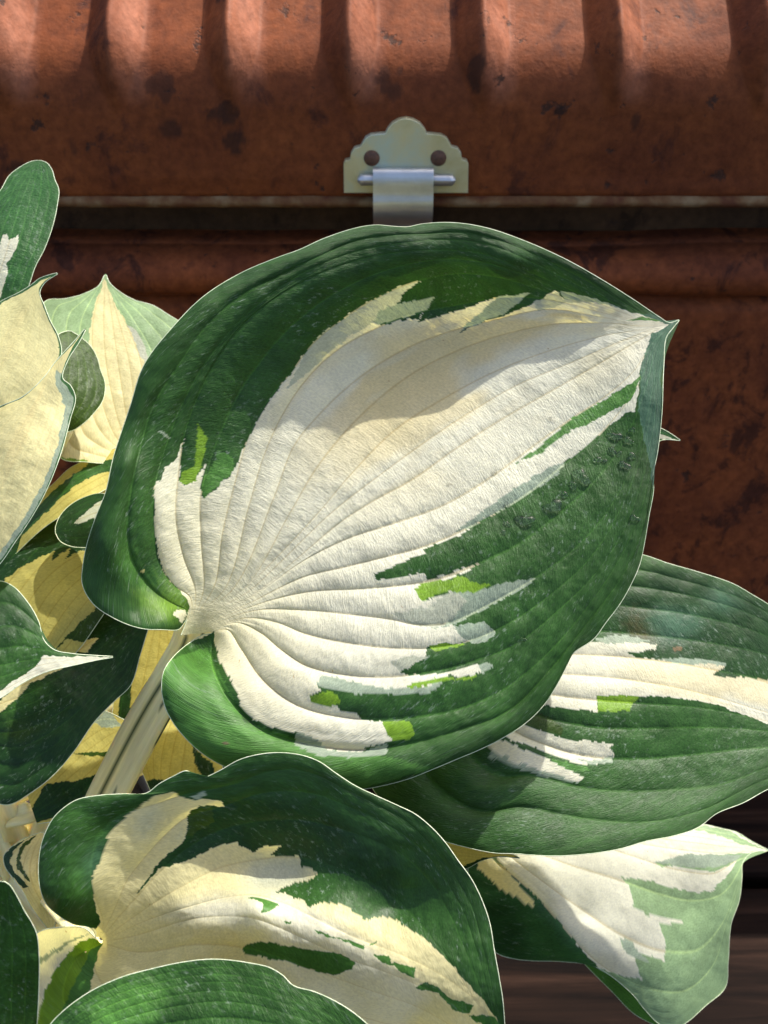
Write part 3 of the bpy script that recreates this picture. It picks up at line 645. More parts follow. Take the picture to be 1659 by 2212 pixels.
# ---- leaf behind it on the right ---------------------------------------
ZR = (2024, 2500); A2 = (2024, 1800)
rt = (1900, 1620)
make_leaf('right', [
 (-1.0, [(985,1470),(950,1420),(960,1330),(1050,1240),(1200,1185),(1391,1199),(1441,1216),(1507,1235),(1586,1262),(1626,1285),(1659,1305),(1760,1390),(1850,1500),rt]),
 (-0.55, [(990,1472),(1010,1400),(1100,1330),(1250,1290),(1400,1300),(1520,1320),(1659,1365),(1780,1450),(1850,1530),rt]),
 (-0.25, [(993,1474),(1050,1420),(1150,1395),(1300,1392),(1450,1405),(1560,1420),(1659,1440),(1780,1500),rt]),
 (0.0, [(995,1476),(1080,1455),(1222,1456),(1342,1466),(1458,1484),(1540,1504),(1659,1540),(1780,1580),rt]),
 (0.24, [(995,1480),(1080,1490),(1180,1520),(1289,1537),(1392,1542),(1524,1545),(1659,1566),(1780,1594),rt]),
 (0.42, [(994,1484),(1060,1520),(1137,1567),(1210,1590),(1292,1605),(1375,1606),(1474,1602),(1659,1595),(1780,1608),rt]),
 (0.57, [(992,1487),(1030,1540),(1088,1592),(1183,1639),(1276,1662),(1375,1669),(1507,1656),(1659,1635),(1780,1626),rt]),
 (0.72, [(990,1490),(975,1560),(979,1640),(1039,1696),(1110,1680+14),(1210,1716),(1296,1729),(1408,1732),(1540,1720),(1659,1668),(1780,1645),rt]),
 (0.86, [(988,1490),(920,1560),(900,1660),(956,1726),(1022,1760),(1110,1752),(1210,1772),(1309,1785),(1388,1786),(1507,1758),(1659,1686),(1780,1658),rt]),
 (1.0, [(985,1488),(900,1500),(820,1590),(800,1690),(840,1745),(900,1782),(956,1815),(1006,1830),(1072,1843),(1110,1844),(1193,1849),(1276,1844),(1342,1833),(1392,1818),(1458,1805),(1507,1788),(1547,1758),(1606,1734),(1659,1705),(1770,1668),rt])],
 [(990,1475,.352),(950,1330,.362),(1200,1190,.372),(1391,1199,.376),(1586,1262,.378),(1659,1305,.378),(1300,1400,.362),(1500,1420,.366),(1200,1456,.352),(1450,1484,.358),(1659,1540,.364),(1900,1620,.37),
  (1100,1640,.343),(1300,1670,.346),(1500,1660,.352),(850,1640,.345),(820,1700,.343),(956,1815,.333),(1110,1844,.330),(1276,1844,.331),(1458,1805,.338),(1606,1734,.348),(1750,1400,.378)],
 440, 18, 13, 'G', [
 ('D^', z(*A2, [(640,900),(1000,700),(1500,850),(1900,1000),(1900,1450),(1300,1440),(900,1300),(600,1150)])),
 ('W', z(*ZR, [(530,40),(600,50),(800,50),(930,60),(920,90),(860,110),(730,120),(790,150),(930,160),(1100,190),(1250,190),(1380,200),(1290,270),(1659,290),(2300,420),(2300,700),(1659,585),(1550,540),(1400,480),(1200,430),(1080,415),(850,400),(620,395),(545,405),(540,440),(540,500),(450,490),(190,460),(-50,420),(-300,400),(-300,100),(300,60)])),
 ('S', z(*ZR, [(520,30),(680,0),(800,10),(900,40),(800,52),(600,55)])),
 ('S', z(*ZR, [(930,160),(1100,150),(1390,180),(1380,205),(1250,195),(1100,192)])),
 ('R^', z(*A2, [(770,1040),(860,1030),(800,1060),(780,1120),(930,1160),(940,1190),(830,1170),(760,1130)])), ('R', z(*A2, [(1040,1240),(1100,1235),(1090,1265),(1050,1265)])),
 ('K^', z(*A2, [(880,1030),(1000,990),(1150,1020),(1260,1100),(1140,1160),(1000,1220),(930,1200),(900,1100)])),
 ('K^', z(*A2, [(1230,940),(1310,870),(1400,900),(1500,980),(1340,1000)])),
 ('L', z(*ZR, [(540,400),(700,392),(820,400),(770,460),(760,500),(545,500)])),
 ('O', z(*ZR, [(60,580),(160,500),(330,610),(300,660)])),
 ('W', z(*ZR, [(70,590),(330,680),(520,700),(665,710),(620,740),(660,780),(640,830),(560,840),(450,850),(300,800),(0,690),(-200,600),(-300,500),(-100,520)])),
 ('W', z(*ZR, [(200,805),(330,870),(460,935),(420,970),(300,940),(0,830),(-150,750),(-200,640),(0,720)])),
 ('S', z(*ZR, [(0,830),(-150,750),(-160,790),(0,870),(300,950),(430,975),(300,920)])),
 ('M', z(*ZR, [(215,805),(330,830),(460,855),(500,890),(380,890),(300,860)])),
 ('S', z(*ZR, [(400,820),(560,815),(650,780),(640,830),(500,845)]))],
 corr=0.105, label='dark green leaf with cream streaks lying under the largest leaf', stalk=[], stain=0.5, stalk_w=0.0045)

# ---- folded leaf at the front -------------------------------------------
Z6 = (0, 3032); Z7 = (1000, 3032)
ft = (1105, 2330)
make_leaf('front', [
 (-1.0, [(207,2024),(203,2012),(195,2004),(159,1996),(126,1977),(99,1951),(86,1915),(83,1875),(88,1829),(99,1796),(116,1766),(139,1744),(165,1728),(215,1718),(265,1715),(317,1713),(344,1693),(374,1677),(404,1665),(413,1670),(421,1681),(440,1680),(470,1667),(520,1640),(570,1628),(610,1626),(658,1633),(691,1646),(724,1669),(767,1697),(804,1715),(857,1739),(896,1758),(933,1788),(963,1821),(989,1858),(1018,1898),(1041,1944),(1058,1994),(1068,2054),(1078,2110),(1086,2160),(1091,2220),ft]),
 (-0.84, [(212,2024),(221,1996),(205,1965),(180,1920),(172,1860),(185,1800),(230,1758),(300,1736),(360,1718),(420,1705),(490,1690),(549,1668),(610,1655),(665,1662),(725,1690),(800,1728),(870,1765),(925,1815),(975,1875),(1020,1950),(1045,2040),(1065,2130),(1085,2220),ft]),
 (-0.68, [(216,2025),(240,1961),(255,1895),(276,1862),(331,1796),(380,1756),(470,1730),(549,1702),(631,1690),(690,1698),(747,1722),(830,1762),(905,1815),(958,1880),(1005,1960),(1035,2050),(1060,2150),ft]),
 (-0.45, [(219,2027),(255,1975),(291,1931),(331,1882),(397,1819),(463,1782),(549,1759),(664,1756),(730,1773),(813,1802),(879,1838),(932,1890),(978,1965),(1015,2055),(1048,2150),ft]),
 (-0.22, [(221,2029),(300,1970),(390,1910),(480,1865),(549,1850),(615,1842),(681,1850),(747,1872),(830,1912),(890,1965),(945,2035),(995,2110),(1040,2190),ft]),
 (-0.04, [(222,2031),(320,1983),(420,1950),(480,1932),(548,1922),(615,1935),(690,1972),(770,2010),(850,2042),(920,2075),(985,2118),(1045,2175),ft]),
 (0.06, [(222,2032),(330,1990),(420,1962),(480,1950),(548,1948),(608,1968),(681,2002),(764,2042),(846,2070),(912,2100),(978,2138),(1045,2190),ft]),
 (0.35, [(221,2036),(290,2045),(420,2020),(550,2030),(680,2080),(800,2125),(920,2170),(1010,2230),ft]),
 (0.65, [(219,2038),(190,2090),(230,2170),(400,2180),(600,2180),(800,2220),(960,2270),ft]),
 (0.85, [(215,2036),(150,2070),(110,2160),(200,2260),(450,2290),(750,2300),(980,2320),ft]),
 (1.0, [(210,2028),(180,2004),(139,2002),(81,2015),(40,2070),(40,2170),(90,2260),(250,2330),(500,2370),(800,2385),(1000,2370),ft])],
 [(215,2028,.318),(90,1870,.304),(130,1985,.308),(165,1730,.306),(317,1713,.3085),(420,1675,.3085),(520,1640,.3075),(610,1626,.3065),(724,1669,.305),(857,1739,.302),(989,1858,.297),(1058,1994,.292),(1086,2160,.288),
  (280,1880,.313),(400,1800,.313),(600,1760,.3095),(800,1830,.303),(480,1880,.3130),(650,1890,.3105),(850,1960,.3035),(560,1912,.3095),(480,1925,.3085),(550,1950,.2995),(700,2010,.296),(850,2070,.292),(980,2130,.289),(400,1970,.307),(300,2000,.314),
  (550,2060,.302),(700,2120,.300),(350,2060,.311),(1105,2330,.292),(600,2250,.306),(250,2250,.316),(80,2100,.332),(150,2020,.322),(130,2120,.325),(900,2300,.298)],
 520, 26, 11, 'G', [
 ('D^', z(*Z6, [(1210,450),(1300,230),(1659,180),(2000,190),(2200,300),(2500,420),(2650,700),(2600,900),(2100,640),(1659,560),(1090,640),(890,800)])),
 ('C', z(*Z6, [(625,1040),(660,990),(640,930),(615,830),(600,700),(660,600),(690,480),(710,430),(780,350),(870,270),(1000,165),(1130,145),(1230,190),(1450,200),(1465,240),(1400,230),(1300,230),(1240,290),(1210,400),(1210,450),(1000,650),(880,815),(1060,620),(1090,635),(1200,600),(1330,545),(1440,490),(1550,470),(1560,490),(1659,540)]) + z(*Z7, [(60,500),(190,485),(110,560),(290,570),(300,630),(380,640),(410,670),(390,710),(270,740),(130,800),(210,810),(260,840),(330,850),(350,900),(450,870),(600,890),(700,960),(740,985),(850,950),(1000,1020),(1150,1130),(1300,1290),(1420,1420),(1500,1500),(1600,1640),(1680,1900),(1400,2300),(-1000,2300),(-1650,1900),(-1560,1050)])),  # cream area, its yellower tone carries the shade
 ('W~', z(*Z6, [(1000,960),(1400,830),(1900,830),(2200,1000),(2800,1450),(2600,1750),(2000,1500),(1500,1010)])),  # sunlit parts, ridge and lower lobe, painted whiter than the shaded cream
 ('W', z(*Z6, [(100,1000),(620,1030),(640,1100),(580,1460),(300,1800),(0,1800)])),
 ('s~', z(*Z6, [(890,330),(1000,230),(1060,230),(1010,360),(960,440),(890,440)])),
 ('s~', z(*Z6, [(1150,400),(1210,360),(1210,450),(1120,500)])),
 ('s~', z(*Z6, [(1659,600),(1560,700),(1659,830),(1900,800),(2060,670),(1950,570)])),  # greyer white paints the shaded face above the ridge
 ('S', z(*Z6, [(1240,180),(1330,130),(1340,165),(1300,190)])),
 ('O', z(*Z6, [(1240,260),(1380,230),(1400,330),(1300,400),(1210,440)])),
 ('M^', z(*Z6, [(480,620),(530,590),(540,720),(600,850),(660,980),(560,960),(440,800),(520,780)])),
 ('M^', z(*Z6, [(420,250),(640,380),(740,340),(700,430),(580,420),(400,350)])),
 ('K^', z(*Z6, [(640,500),(710,430),(660,600),(610,690),(620,830),(570,740),(560,600)])),
 ('L', z(*Z6, [(540,1110),(620,1100),(670,1130),(560,1300),(480,1440),(420,1660),(400,1760),(200,1760),(300,1420),(430,1200)])),
 ('M', z(*Z6, [(600,1170),(665,1135),(640,1200),(585,1430),(480,1600),(400,1600),(470,1430)])),
 ('S', z(*Z6, [(250,1250),(480,1090),(590,1070),(480,1110),(270,1270)])),
 ('M', z(*Z7, [(-80,1160),(-20,1130),(100,1125),(200,1150),(450,1180),(560,1200),(660,1260),(640,1300),(520,1340),(350,1300),(200,1250),(0,1210),(-60,1200)])),
 ('M', z(*Z7, [(-40,830),(60,835),(150,870),(160,890),(110,930),(40,940),(60,870)])),
 ('M', z(*Z7, [(780,1200),(880,1210),(900,1250),(960,1270),(1060,1290),(1050,1360),(960,1330),(920,1280),(830,1250)])),
 ('M', z(*Z7, [(1050,1420),(1120,1385),(1190,1420),(1230,1450),(1290,1490),(1430,1540),(1400,1590),(1300,1560),(1200,1460),(1100,1440)])),
 ('M', z(*Z7, [(1400,1600),(1560,1600),(1620,1660),(1640,1760),(1560,1700),(1440,1640)])),
 ('M', z(*Z7, [(390,1045),(450,1050),(500,1085),(600,1110),(720,1140),(720,1175),(660,1150),(560,1110),(480,1090)])),
 ('M', z(*Z7, [(750,1140),(800,1115),(800,1130),(760,1150)])),
 ('M', z(*Z7, [(200,985),(250,985),(250,1000),(210,1000)]))],
 corr=0.055, mat=M_LEAF_SMOOTH, vein_tint=0.5, label='puckered leaf with cream folds and broken green dashes along its ridge', stalk=[], stalk_w=0.005, jag=4.5)

# ---- drooping pale leaf, lower right ------------------------------------
Z8 = (2024, 3032)
dt = (1662, 1837)
make_leaf('droop', [
 (-1.0, [(1040,1785),(1150,1740),(1300,1745),(1450,1770),(1510,1779),(1524,1781),(1557,1789),(1590,1797),(1622,1816),dt]),
 (0.0, [(1040,1790),(1290,1800),(1400,1825),(1490,1838),(1557,1843),(1620,1839),dt]),
 (0.25, [(1038,1794),(1180,1815),(1290,1835),(1360,1858),(1474,1895),(1545,1898),(1595,1862),dt]),
 (0.45, [(1036,1797),(1150,1850),(1240,1890),(1342,1925),(1430,1955),(1500,1965),(1560,1945),(1596,1890),(1612,1852),dt]),
 (0.62, [(1034,1800),(1110,1860),(1180,1915),(1260,1975),(1342,2030),(1430,2065),(1510,2060),(1560,2000),(1590,1920),(1608,1860),dt]),
 (0.8, [(1030,1800),(1075,1865),(1110,1892),(1160,1938),(1210,1994),(1259,2050),(1310,2092),(1400,2135),(1480,2140),(1540,2085),(1570,1990),(1594,1920),(1605,1865),dt]),
 (0.9, [(1026,1800),(1045,1870),(1080,1940),(1130,2000),(1190,2045),(1260,2078),(1330,2115),(1400,2165),(1460,2185),(1515,2150),(1562,2080),(1575,1994),(1596,1930),(1605,1865),dt]),
 (1.0, [(1022,1800),(1012,1850),(1015,1930),(1040,2020),(1075,2060),(1110,2071),(1143,2075),(1210,2077),(1276,2085),(1296,2093),(1368,2150),(1392,2180),(1421,2210),(1450,2225),(1480,2211),(1524,2173),(1567,2133),(1573,2077),(1580,1994),(1597,1945),(1603,1895),(1605,1862),(1622,1843),dt])],
 [(1040,1790,0.4030),(1300,1745,0.4270),(1510,1779,0.4290),(1662,1837,0.4300),(1290,1810,0.4140),(1490,1840,0.4190),(1342,1930,0.4080),(1500,1960,0.4140),(1260,1975,0.4020),(1430,2065,0.4050),(1560,2000,0.4130),(1600,1900,0.4190),
  (1110,1892,0.3950),(1210,1994,0.3955),(1270,2060,0.3970),(1020,1930,0.4050),(1075,2060,0.4090),(1150,2000,0.4020),(1143,2075,0.4080),(1276,2085,0.4000),(1421,2210,0.4060),(1480,2211,0.4070),(1567,2133,0.4130),(1368,2150,0.4040)],
 340, 20, 11, 'P', [
 ('W', z(*Z8, [(-300,300),(300,200),(1200,350),(1300,360),(1450,410),(1659,525),(1540,540),(1300,550),(1150,545),(1100,560),(920,600),(960,630),(1060,630),(1300,670),(1460,590),(1400,680),(1300,790),(1200,800),(1000,760),(830,710),(700,705),(750,760),(780,850),(770,900),(880,950),(1110,980),(1090,1000),(940,1000),(990,1110),(990,1180),(980,1250),(880,1210),(820,1200),(760,1110),(690,1090),(700,1150),(780,1220),(820,1340),(840,1380),(700,1340),(560,1300),(450,1180),(300,1000),(150,830),(-60,640)])),
 ('P', z(*Z8, [(1240,355),(1400,400),(1560,480),(1640,520),(1480,480),(1300,420),(1180,385)])),
 ('S', z(*Z8, [(1150,545),(1300,550),(1500,555),(1440,600),(1300,640),(1060,630),(920,600),(1100,560)])),
 ('B', z(*Z8, [(-320,560),(-60,640),(150,830),(300,1000),(450,1180),(560,1300),(400,1320),(0,1300),(-320,1100)])),  # shaded half past the fold, painted in darker green
 ('D^', z(*Z8, [(-320,860),(-60,840),(60,960),(120,1260),(0,1300),(-320,1200)])),
 ('C', z(*Z8, [(-220,500),(-40,660),(120,850),(130,900),(60,870),(-100,760),(-240,640)])),
 ('S', z(*Z8, [(690,1090),(760,1110),(820,1200),(900,1260),(780,1230),(710,1160)])),
 ('R~', z(*Z8, [(1240,1240),(1340,1220),(1360,1330),(1260,1400),(1200,1380)])),
 ],
 corr=0.06, label='pale sage and cream leaf drooping over the deck boards', stalk=[], stain=0.25)
# underside leaf peeking below the drooping one
make_leaf('under_droop', [(-1, [(1200,1990),(1280,2070),(1330,2100),(1400,2170),(1445,2225)]), (0, [(1200,2000),(1280,2090),(1340,2140),(1400,2195),(1445,2226)]),
 (1, [(1195,2010),(1270,2090),(1320,2140),(1370,2190),(1445,2228)])], [(1200,2000,0.4220),(1290,2080,0.4230),(1445,2225,0.4250),(1340,2140,0.4250)], 90, 8, 7, 'M', corr=0.08,
 label='narrow green leaf edge showing under the drooping leaf', stalk=[])

# ---- small piece between front and right leaves -------------------------
make_leaf('mid_small', [(-1, [(930,1800),(959,1812),(1006,1828),(1072,1841),(1112,1847),(1124,1854)]), (0, [(925,1830),(965,1845),(1010,1850),(1060,1852),(1100,1850),(1124,1854)]),
 (1, [(930,1860),(970,1880),(1006,1877),(1039,1860),(1075,1851),(1124,1854)])], [(930,1830,0.3490),(1006,1850,0.3510),(1124,1854,0.3530),(1006,1877,0.3550)], 90, 8, 7, 'Y',
 [('D', [(985,1880),(1006,1868),(1040,1854),(1080,1848),(1124,1850),(1124,1860),(1040,1864),(1006,1882)])], corr=0.06, label='small yellowed leaf tip wedged between two larger leaves', stalk=[])
# tip poking out behind the main leaf
make_leaf('behind_tip', [(-1, [(1150,1080),(1180,980),(1300,905),(1430,926),(1472,952)]), (0, [(1150,1090),(1280,990),(1390,945),(1440,944),(1472,952)]),
 (1, [(1150,1100),(1280,1060),(1380,985),(1430,951),(1472,952)])], [(1150,1090,.372),(1300,1000,.374),(1430,940,.376),(1472,952,.377)], 120, 8, 9, 'B',
 [('W', [(1150,1090),(1300,1000),(1425,938),(1465,951),(1425,946),(1300,1020)])], corr=0.08, label='pointed leaf tip showing past the edge of the largest leaf', stalk=[])

# ---- left side leaves ----------------------------------------------------
Z3 = (0, 600); Z4 = (0, 1600); Z5 = (0, 2400)
make_leaf('tall_left', [
 (-1, [(-30,780),(-110,680),(-95,540),(-40,450),(0,412),(20,379),(46,359),(66,349),(82,346)]),
 (0, [(-25,780),(-20,660),(15,540),(45,440),(70,375),(84,346)]),
 (1, [(-20,780),(40,665),(60,624),(76,577),(96,538),(114,488),(124,442),(127,409),(119,389),(112,366),(100,351),(86,346)])],
 [(-25,780,.375),(-100,560,.378),(0,412,.386),(84,346,.392),(30,520,.377),(124,442,.384),(96,538,.378),(60,624,.374)], 200, 12, 9, 'B',
 [('W', z(*Z3, [(-400,560),(0,600),(20,535),(50,540),(55,580),(130,540),(100,640),(45,730),(50,800),(0,950),(-100,1100),(-400,1100)]))], corr=0.14,
 label='upright round tipped green leaf with a white blotch', stalk=[])
make_leaf('back_pale', [
 (-1, [(285,985),(240,1000),(185,998),(132,990),(112,940),(95,840),(80,740),(85,670),(99,650),(142,645),(185,633),(214,616),(226,593)]),
 (-0.4, [(288,985),(240,940),(205,850),(190,760),(192,690),(212,630),(227,592)]),
 (0, [(290,985),(270,880),(252,760),(237,650),(228,592)]),
 (0.4, [(294,985),(320,890),(315,780),(280,700),(245,635),(229,592)]),
 (1, [(297,985),(360,990),(430,930),(460,820),(430,730),(390,696),(364,680),(331,660),(288,647),(248,622),(235,608),(230,593)])],
 [(290,985,.384),(132,990,.372),(95,840,.382),(99,650,.404),(228,592,.412),(250,760,.396),(331,660,.408),(460,820,.400),(430,930,.39)], 240, 12, 13, 'P',
 [('C', [(228,602),(245,650),(275,700),(292,745),(318,795),(345,1000),(120,1005),(138,930),(205,880),(192,740),(195,700),(206,655),(219,620)]),
  ('s', [(275,700),(295,715),(330,790),(316,790),(292,745)]), ('L', [(120,987),(190,994),(190,1002),(120,1000)])], corr=0.07,
 label='backlit leaf with a pale yellow centre and a sharp upright tip', stalk=[], margin=0.00015)
make_leaf('cream_upper', [
 (-1, [(-90,1000),(-130,850),(-60,705),(0,652),(40,632),(69,614),(84,602),(105,594),(125,589)]),
 (0, [(-85,1000),(-30,850),(30,740),(62,670),(85,615),(125,590)]),
 (1, [(-80,1000),(30,900),(95,830),(133,765),(126,726),(109,693),(96,660),(86,632),(96,612),(126,591)])],
 [(-85,1000,.350),(-60,705,.366),(40,632,.366),(125,590,.364),(30,740,.358),(133,765,.352),(109,693,.358),(95,830,.346)], 200, 12, 9, 'C', (), corr=0.05, rimgreen=5, vein_tint=0.25, edge='B',
 label='cream leaf with a thin green rim, above another like it', stalk=[], stain=0.3)
make_leaf('cream_lower', [
 (-1, [(-90,1280),(-130,1050),(-50,905),(0,878),(50,856),(99,810),(116,786),(150,748),(168,728),(184,709)]),
 (-0.1, [(-85,1280),(-20,1080),(40,950),(85,860),(112,800),(150,755),(184,710)]),
 (0.7, [(-80,1280),(20,1150),(85,1030),(125,930),(138,870),(128,820),(150,765),(185,711)]),
 (1, [(-75,1280),(0,1218),(30,1175),(70,1115),(100,1060),(130,985),(152,905),(163,858),(152,832),(136,818),(146,780),(172,738),(186,711)])],
 [(-85,1280,.330),(-50,905,.345),(50,856,.343),(184,710,.352),(40,950,.336),(130,985,.334),(152,905,.340),(30,1175,.328),(140,825,.344)], 260, 12, 13, 'C',
 [('S', [(120,800),(165,830),(170,870),(150,930),(110,1060),(60,1140),(0,1225),(-20,1225),(50,1120),(95,1040),(125,960),(140,880),(118,820)])], corr=0.05, rimgreen=4, vein_tint=0.25, edge='B',
 label='cream leaf with wrinkled grey green edge, its tip bent upward', stalk=[], stain=0.5)
make_leaf('olive_back', [
 (-1, [(122,935),(108,850),(113,770),(127,722),(148,714)]), (0, [(128,935),(165,850),(168,780),(150,714)]),
 (1, [(134,935),(157,930),(185,911),(205,890),(222,865),(227,830),(216,795),(211,775),(196,748),(174,728),(152,714)])],
 [(128,930,.362),(108,850,.358),(150,714,.374),(168,800,.368),(225,835,.372),(185,911,.364)], 120, 12, 7, 'O', (), corr=0.12,
 label='small dark olive leaf with a scalloped edge', stalk=[])
make_leaf('edge_strip', [
 (-1, [(10,1200),(60,1095),(115,1045),(150,1012),(195,990),(250,968),(290,965)]), (0, [(15,1205),(90,1110),(150,1055),(210,1020),(290,985)]),
 (1, [(20,1210),(95,1140),(140,1110),(190,1078),(240,1050),(290,1010)])],
 [(15,1205,.366),(115,1045,.376),(250,968,.382),(150,1060,.369),(240,1050,.372),(95,1140,.364)], 140, 10, 7, 'Y',
 [('G', z(*Z4, [(0,1050),(100,830),(200,700),(330,570),(480,445),(600,365),(760,340),(760,410),(560,475),(430,565),(300,690),(100,900),(30,1110)]))], corr=0.07,
 label='narrow leaf seen edge on with dark green border over yellow', stalk=[])
make_leaf('glossy_small', [
 (-1, [(262,1090),(222,1066),(185,1073),(149,1093),(128,1117),(119,1140)]), (0, [(264,1110),(220,1105),(175,1120),(140,1135),(118,1145)]),
 (1, [(262,1130),(240,1175),(185,1183),(149,1179),(129,1168),(119,1150)])],
 [(262,1110,.350),(185,1073,.362),(119,1145,.356),(175,1120,.354),(185,1183,.350)], 120, 10, 7, 'D',
 [('s', z(*Z4, [(480,760),(580,680),(640,620),(700,600),(700,760),(610,730),(560,760)]))], corr=0.1, label='small glossy blackish green leaf with rounded end', stalk=[])  # pale patch paints a bluish reflection on the dark blade
make_leaf('yellow_shade', [
 (-1, [(50,1450),(-20,1380),(-60,1270),(0,1190),(50,1130),(115,1085),(190,1090),(300,1170)]), (-0.2, [(55,1450),(50,1330),(110,1240),(190,1190),(300,1175)]),
 (1, [(65,1450),(140,1430),(215,1340),(260,1265),(300,1180)])],
 [(55,1450,.352),(-40,1270,.362),(50,1130,.370),(190,1090,.374),(300,1175,.366),(110,1240,.360),(215,1340,.352)], 200, 12, 11, 'Y',
 [('D', z(*Z4, [(-200,1300),(-50,1000),(130,850),(300,700),(600,650),(920,800),(560,940),(470,960),(430,1000),(460,920),(370,990),(330,1010),(360,940),(140,1050),(20,1145),(-60,1300)])),
  ('O', z(*Z4, [(340,1620),(440,1520),(560,1540),(660,1450),(760,1330),(700,1250),(620,1330),(480,1450)]))], corr=0.06,
 label='yellow leaf glowing in the shade with a ragged dark green border', stalk=[])
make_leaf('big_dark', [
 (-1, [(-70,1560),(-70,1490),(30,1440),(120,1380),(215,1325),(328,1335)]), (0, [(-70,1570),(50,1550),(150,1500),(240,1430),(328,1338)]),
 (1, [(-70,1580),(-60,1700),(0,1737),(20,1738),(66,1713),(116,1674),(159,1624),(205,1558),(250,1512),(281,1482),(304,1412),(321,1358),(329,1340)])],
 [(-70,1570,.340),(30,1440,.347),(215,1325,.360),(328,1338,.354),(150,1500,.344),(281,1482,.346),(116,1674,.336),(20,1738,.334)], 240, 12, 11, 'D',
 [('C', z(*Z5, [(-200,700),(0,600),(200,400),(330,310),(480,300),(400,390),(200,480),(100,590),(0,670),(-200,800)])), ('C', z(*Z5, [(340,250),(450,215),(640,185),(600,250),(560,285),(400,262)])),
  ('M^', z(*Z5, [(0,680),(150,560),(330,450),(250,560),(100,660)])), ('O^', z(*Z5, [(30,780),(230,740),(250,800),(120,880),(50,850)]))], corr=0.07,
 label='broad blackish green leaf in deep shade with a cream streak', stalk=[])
make_leaf('spiked_left', [
 (-1, [(-120,1420),(-80,1290),(0,1255),(26,1265),(60,1301),(83,1341),(96,1384),(116,1403),(159,1412),(210,1416),(246,1418)]), (0, [(-120,1430),(-20,1440),(50,1428),(110,1422),(170,1421),(246,1419)]),
 (1, [(-120,1440),(-60,1530),(0,1508),(50,1475),(99,1452),(165,1436),(210,1426),(246,1420)])],
 [(-120,1430,.318),(0,1255,.334),(83,1341,.329),(116,1410,.325),(246,1419,.330),(-20,1440,.321),(50,1475,.321),(0,1508,.318)], 180, 12, 9, 'G',
 [('D^', z(*Z4, [(-100,1250),(60,1200),(180,1350),(250,1500),(100,1600),(-100,1600)])), ('W', z(*Z5, [(290,300),(600,312),(740,305),(500,370),(250,440),(100,510),(0,590),(-100,640),(-60,560),(150,430),(230,380)])), ('M^', z(*Z4, [(120,1480),(200,1500),(190,1590),(140,1600)]))], corr=0.09,
 label='dark green leaf drawn out into a long white edged spike', stalk=[])
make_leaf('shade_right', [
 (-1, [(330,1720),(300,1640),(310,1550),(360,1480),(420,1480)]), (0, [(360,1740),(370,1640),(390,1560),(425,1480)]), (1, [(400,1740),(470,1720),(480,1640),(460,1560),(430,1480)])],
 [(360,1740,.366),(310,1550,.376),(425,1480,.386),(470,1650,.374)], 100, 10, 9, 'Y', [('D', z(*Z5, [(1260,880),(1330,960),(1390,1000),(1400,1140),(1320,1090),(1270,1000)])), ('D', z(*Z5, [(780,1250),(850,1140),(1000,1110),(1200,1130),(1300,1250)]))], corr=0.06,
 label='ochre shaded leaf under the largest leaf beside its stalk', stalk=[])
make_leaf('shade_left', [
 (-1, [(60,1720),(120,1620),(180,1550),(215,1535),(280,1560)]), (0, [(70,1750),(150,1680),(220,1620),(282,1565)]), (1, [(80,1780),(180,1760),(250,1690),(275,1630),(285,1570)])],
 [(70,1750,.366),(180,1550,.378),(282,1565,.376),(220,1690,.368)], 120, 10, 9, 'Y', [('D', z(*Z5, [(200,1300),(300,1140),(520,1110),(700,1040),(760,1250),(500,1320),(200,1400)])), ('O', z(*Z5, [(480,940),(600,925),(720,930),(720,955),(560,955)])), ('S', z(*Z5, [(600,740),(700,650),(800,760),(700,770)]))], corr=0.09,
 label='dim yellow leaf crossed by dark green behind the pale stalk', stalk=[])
make_leaf('gap_leaf', [
 (-1, [(240,1640),(245,1520),(270,1420),(310,1340),(345,1310)]), (0, [(290,1650),(300,1530),(320,1420),(347,1310)]), (1, [(350,1650),(390,1560),(395,1450),(375,1360),(350,1310)])],
 [(290,1650,.386),(245,1520,.392),(347,1310,.40),(390,1500,.388)], 90, 10, 7, 'Y', [('D', [(250,1600),(262,1480),(280,1440),(284,1500),(270,1640)])], corr=0.06,
 label='narrow ochre leaf half hidden behind the thick pale stalk', stalk=[])
make_leaf('young_folded', [
 (-1, [(105,2010),(62,1950),(52,1930),(30,1900),(10,1870),(8,1850),(30,1825),(60,1808),(90,1797)]), (0, [(110,2010),(80,1950),(62,1920),(50,1880),(60,1840),(92,1797)]), (1, [(115,2010),(125,1965),(110,1930),(95,1890),(95,1840),(95,1798)])],
 [(110,2000,.350),(20,1870,.352),(92,1797,.362),(60,1880,.345),(110,1900,.352)], 140, 10, 7, 'C',
 [('D', z(*Z6, [(10,560),(90,500),(240,405),(160,460),(80,540),(60,600),(80,650),(190,770),(150,770),(40,660),(5,610)])), ('O', z(*Z6, [(240,410),(170,500),(130,570),(150,650),(200,730),(170,720),(115,640),(110,560),(150,480)]))], corr=0.08,
 label='young folded cream leaf striped with green', stalk=[])
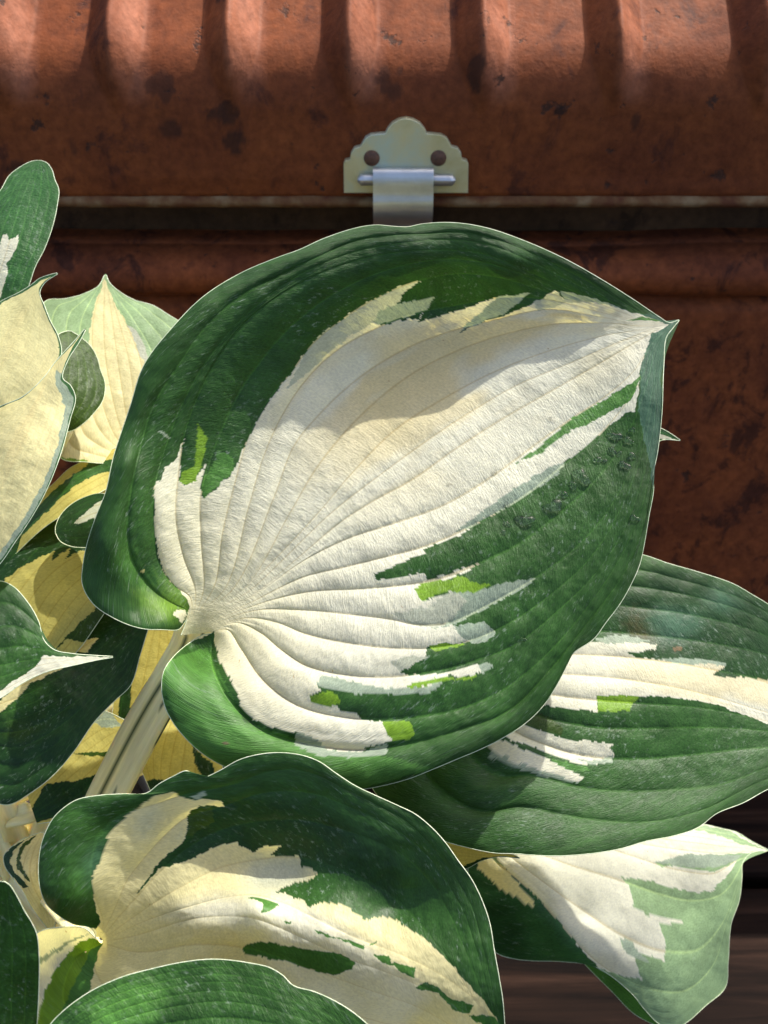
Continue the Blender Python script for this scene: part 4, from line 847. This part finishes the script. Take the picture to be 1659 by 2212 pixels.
# bare stalks in the gap
make_leaf('near_left', [
 (-1, [(-60,2300),(-120,2150),(-90,1980),(-40,1915),(0,1902)]), (0, [(-20,2300),(-30,2150),(-20,2000),(4,1902)]), (1, [(70,2320),(80,2212),(84,2126),(84,2060),(79,2017),(69,1994),(53,1968),(36,1935),(20,1911),(8,1903)])],
 [(-20,2300,.274),(-90,1980,.262),(4,1902,.262),(84,2060,.270),(80,2212,.276)], 160, 12, 9, 'G', (), corr=0.08, label='rounded dark green leaf edge close beside the folded front leaf', stalk=[])
make_leaf('near_bottom', [
 (-1, [(60,2300),(85,2250),(109,2212),(142,2179),(198,2140),(265,2110),(331,2092),(397,2078),(463,2072),(549,2082),(582,2090),(612,2108),(632,2128),(681,2143),(747,2176),(793,2212),(870,2300)]),
 (0, [(80,2320),(200,2230),(350,2180),(500,2165),(650,2200),(760,2250),(870,2305)]), (1, [(100,2340),(300,2400),(600,2400),(870,2310)])],
 [(80,2320,.268),(142,2179,.272),(331,2092,.276),(549,2082,.274),(747,2176,.266),(870,2300,.268),(400,2250,.268),(600,2250,.264)], 260, 14, 11, 'G',
 [('M^', z(*Z6, [(600,1500),(900,1350),(1100,1420),(1000,1659),(600,1800)]))], corr=0.12, label='dusty dark green leaf covering the lower edge of the folded front leaf', stalk=[])

# pale stalks of hidden leaves in the gap at the left
for pts, w in (([(-30,1680,.37),(15,1760,.375),(40,1850,.39)], 0.0042), ([(125,1700,.375),(100,1790,.38),(62,1900,.40)], 0.005), ([(-20,1790,.372),(30,1890,.38),(70,1950,.395)], 0.0036)):
    P = np.stack([unproject(np.array([p[0]]), np.array([p[1]]), np.array([p[2]])) for p in pts[:2]])
    make_stalk(plant, np.repeat(P, 10, 0)[:1].repeat(2, 0), pts[1:], w, ())

# ------------------------------------------------------------------ water drops on the main leaf
hp = LEAVES['hero']; HX = hp['XY'].reshape(-1, 2); HP = hp['P']; nuv = HP.shape[:2]
du = np.gradient(HP, axis=0); dv = np.gradient(HP, axis=1); HN = np.cross(du, dv).reshape(-1, 3)
drops = [(1365,930,8),(1329,943,12),(1357,953,10),(1322,973,9),(1337,980,7),(1365,986,9),(1292,995,8),(1306,996,5),(1348,1005,11),(1256,1030,17),(1239,1050,9),(1221,1070,8),(1196,1093,17),(1133,1125,16),(1372,1121,9),(1095,1130,7),(1088,1148,5),(1095,1092,6),(1068,1021,5),(969,1046,4),(1130,1383,6),(1193,907,6)]
for i, (x, y, r) in enumerate(drops):
    k = int(np.argmin(((HX - (x, y)) ** 2).sum(1))); c = HP.reshape(-1, 3)[k]
    nn = HN[max(0, k - 0)]; nn = nn / np.linalg.norm(nn)
    if nn @ (CAM - c) < 0: nn = -nn
    t1 = np.cross(nn, [0.3, 0.2, 1]); t1 /= np.linalg.norm(t1); t2 = np.cross(nn, t1)
    rad = r / F * 0.40
    a = np.linspace(-0.35, math.pi / 2, 12)[:, None]; b = np.linspace(0, 2 * math.pi, 29)[None]
    wob = 1 + 0.22 * np.sin(2 * b + i) + 0.15 * np.sin(3 * b + i * 2.1) + 0.06 * np.sin(5 * b + i)
    ca = np.cos(a) * wob; sa = np.sin(a) * 0.40
    V = (t1 * (rad * ca * np.cos(b))[..., None] + t2 * (rad * 0.8 * ca * np.sin(b))[..., None] + nn * (rad * sa + 0.00006)[..., None])
    o = grid_mesh('water_drop', V, M_WATER); o.location = c
    o['category'] = 'water drop'; o['group'] = 'water drops on the largest leaf'
    o['label'] = ('small clear water drop on the cream part of the largest leaf' if (x, y) in ((1068,1021),(969,1046),(1193,907)) else
                  'lone tiny water drop on green, below the cream streaks of the largest leaf' if y > 1300 else
                  'water drop on the outer green border, apart from the wet cluster' if (x, y) == (1372,1121) else
                  'large flattened water drop on green near the cream edge of the largest leaf' if r >= 16 else
                  'small water drop in the wet cluster on the green side of the largest leaf')
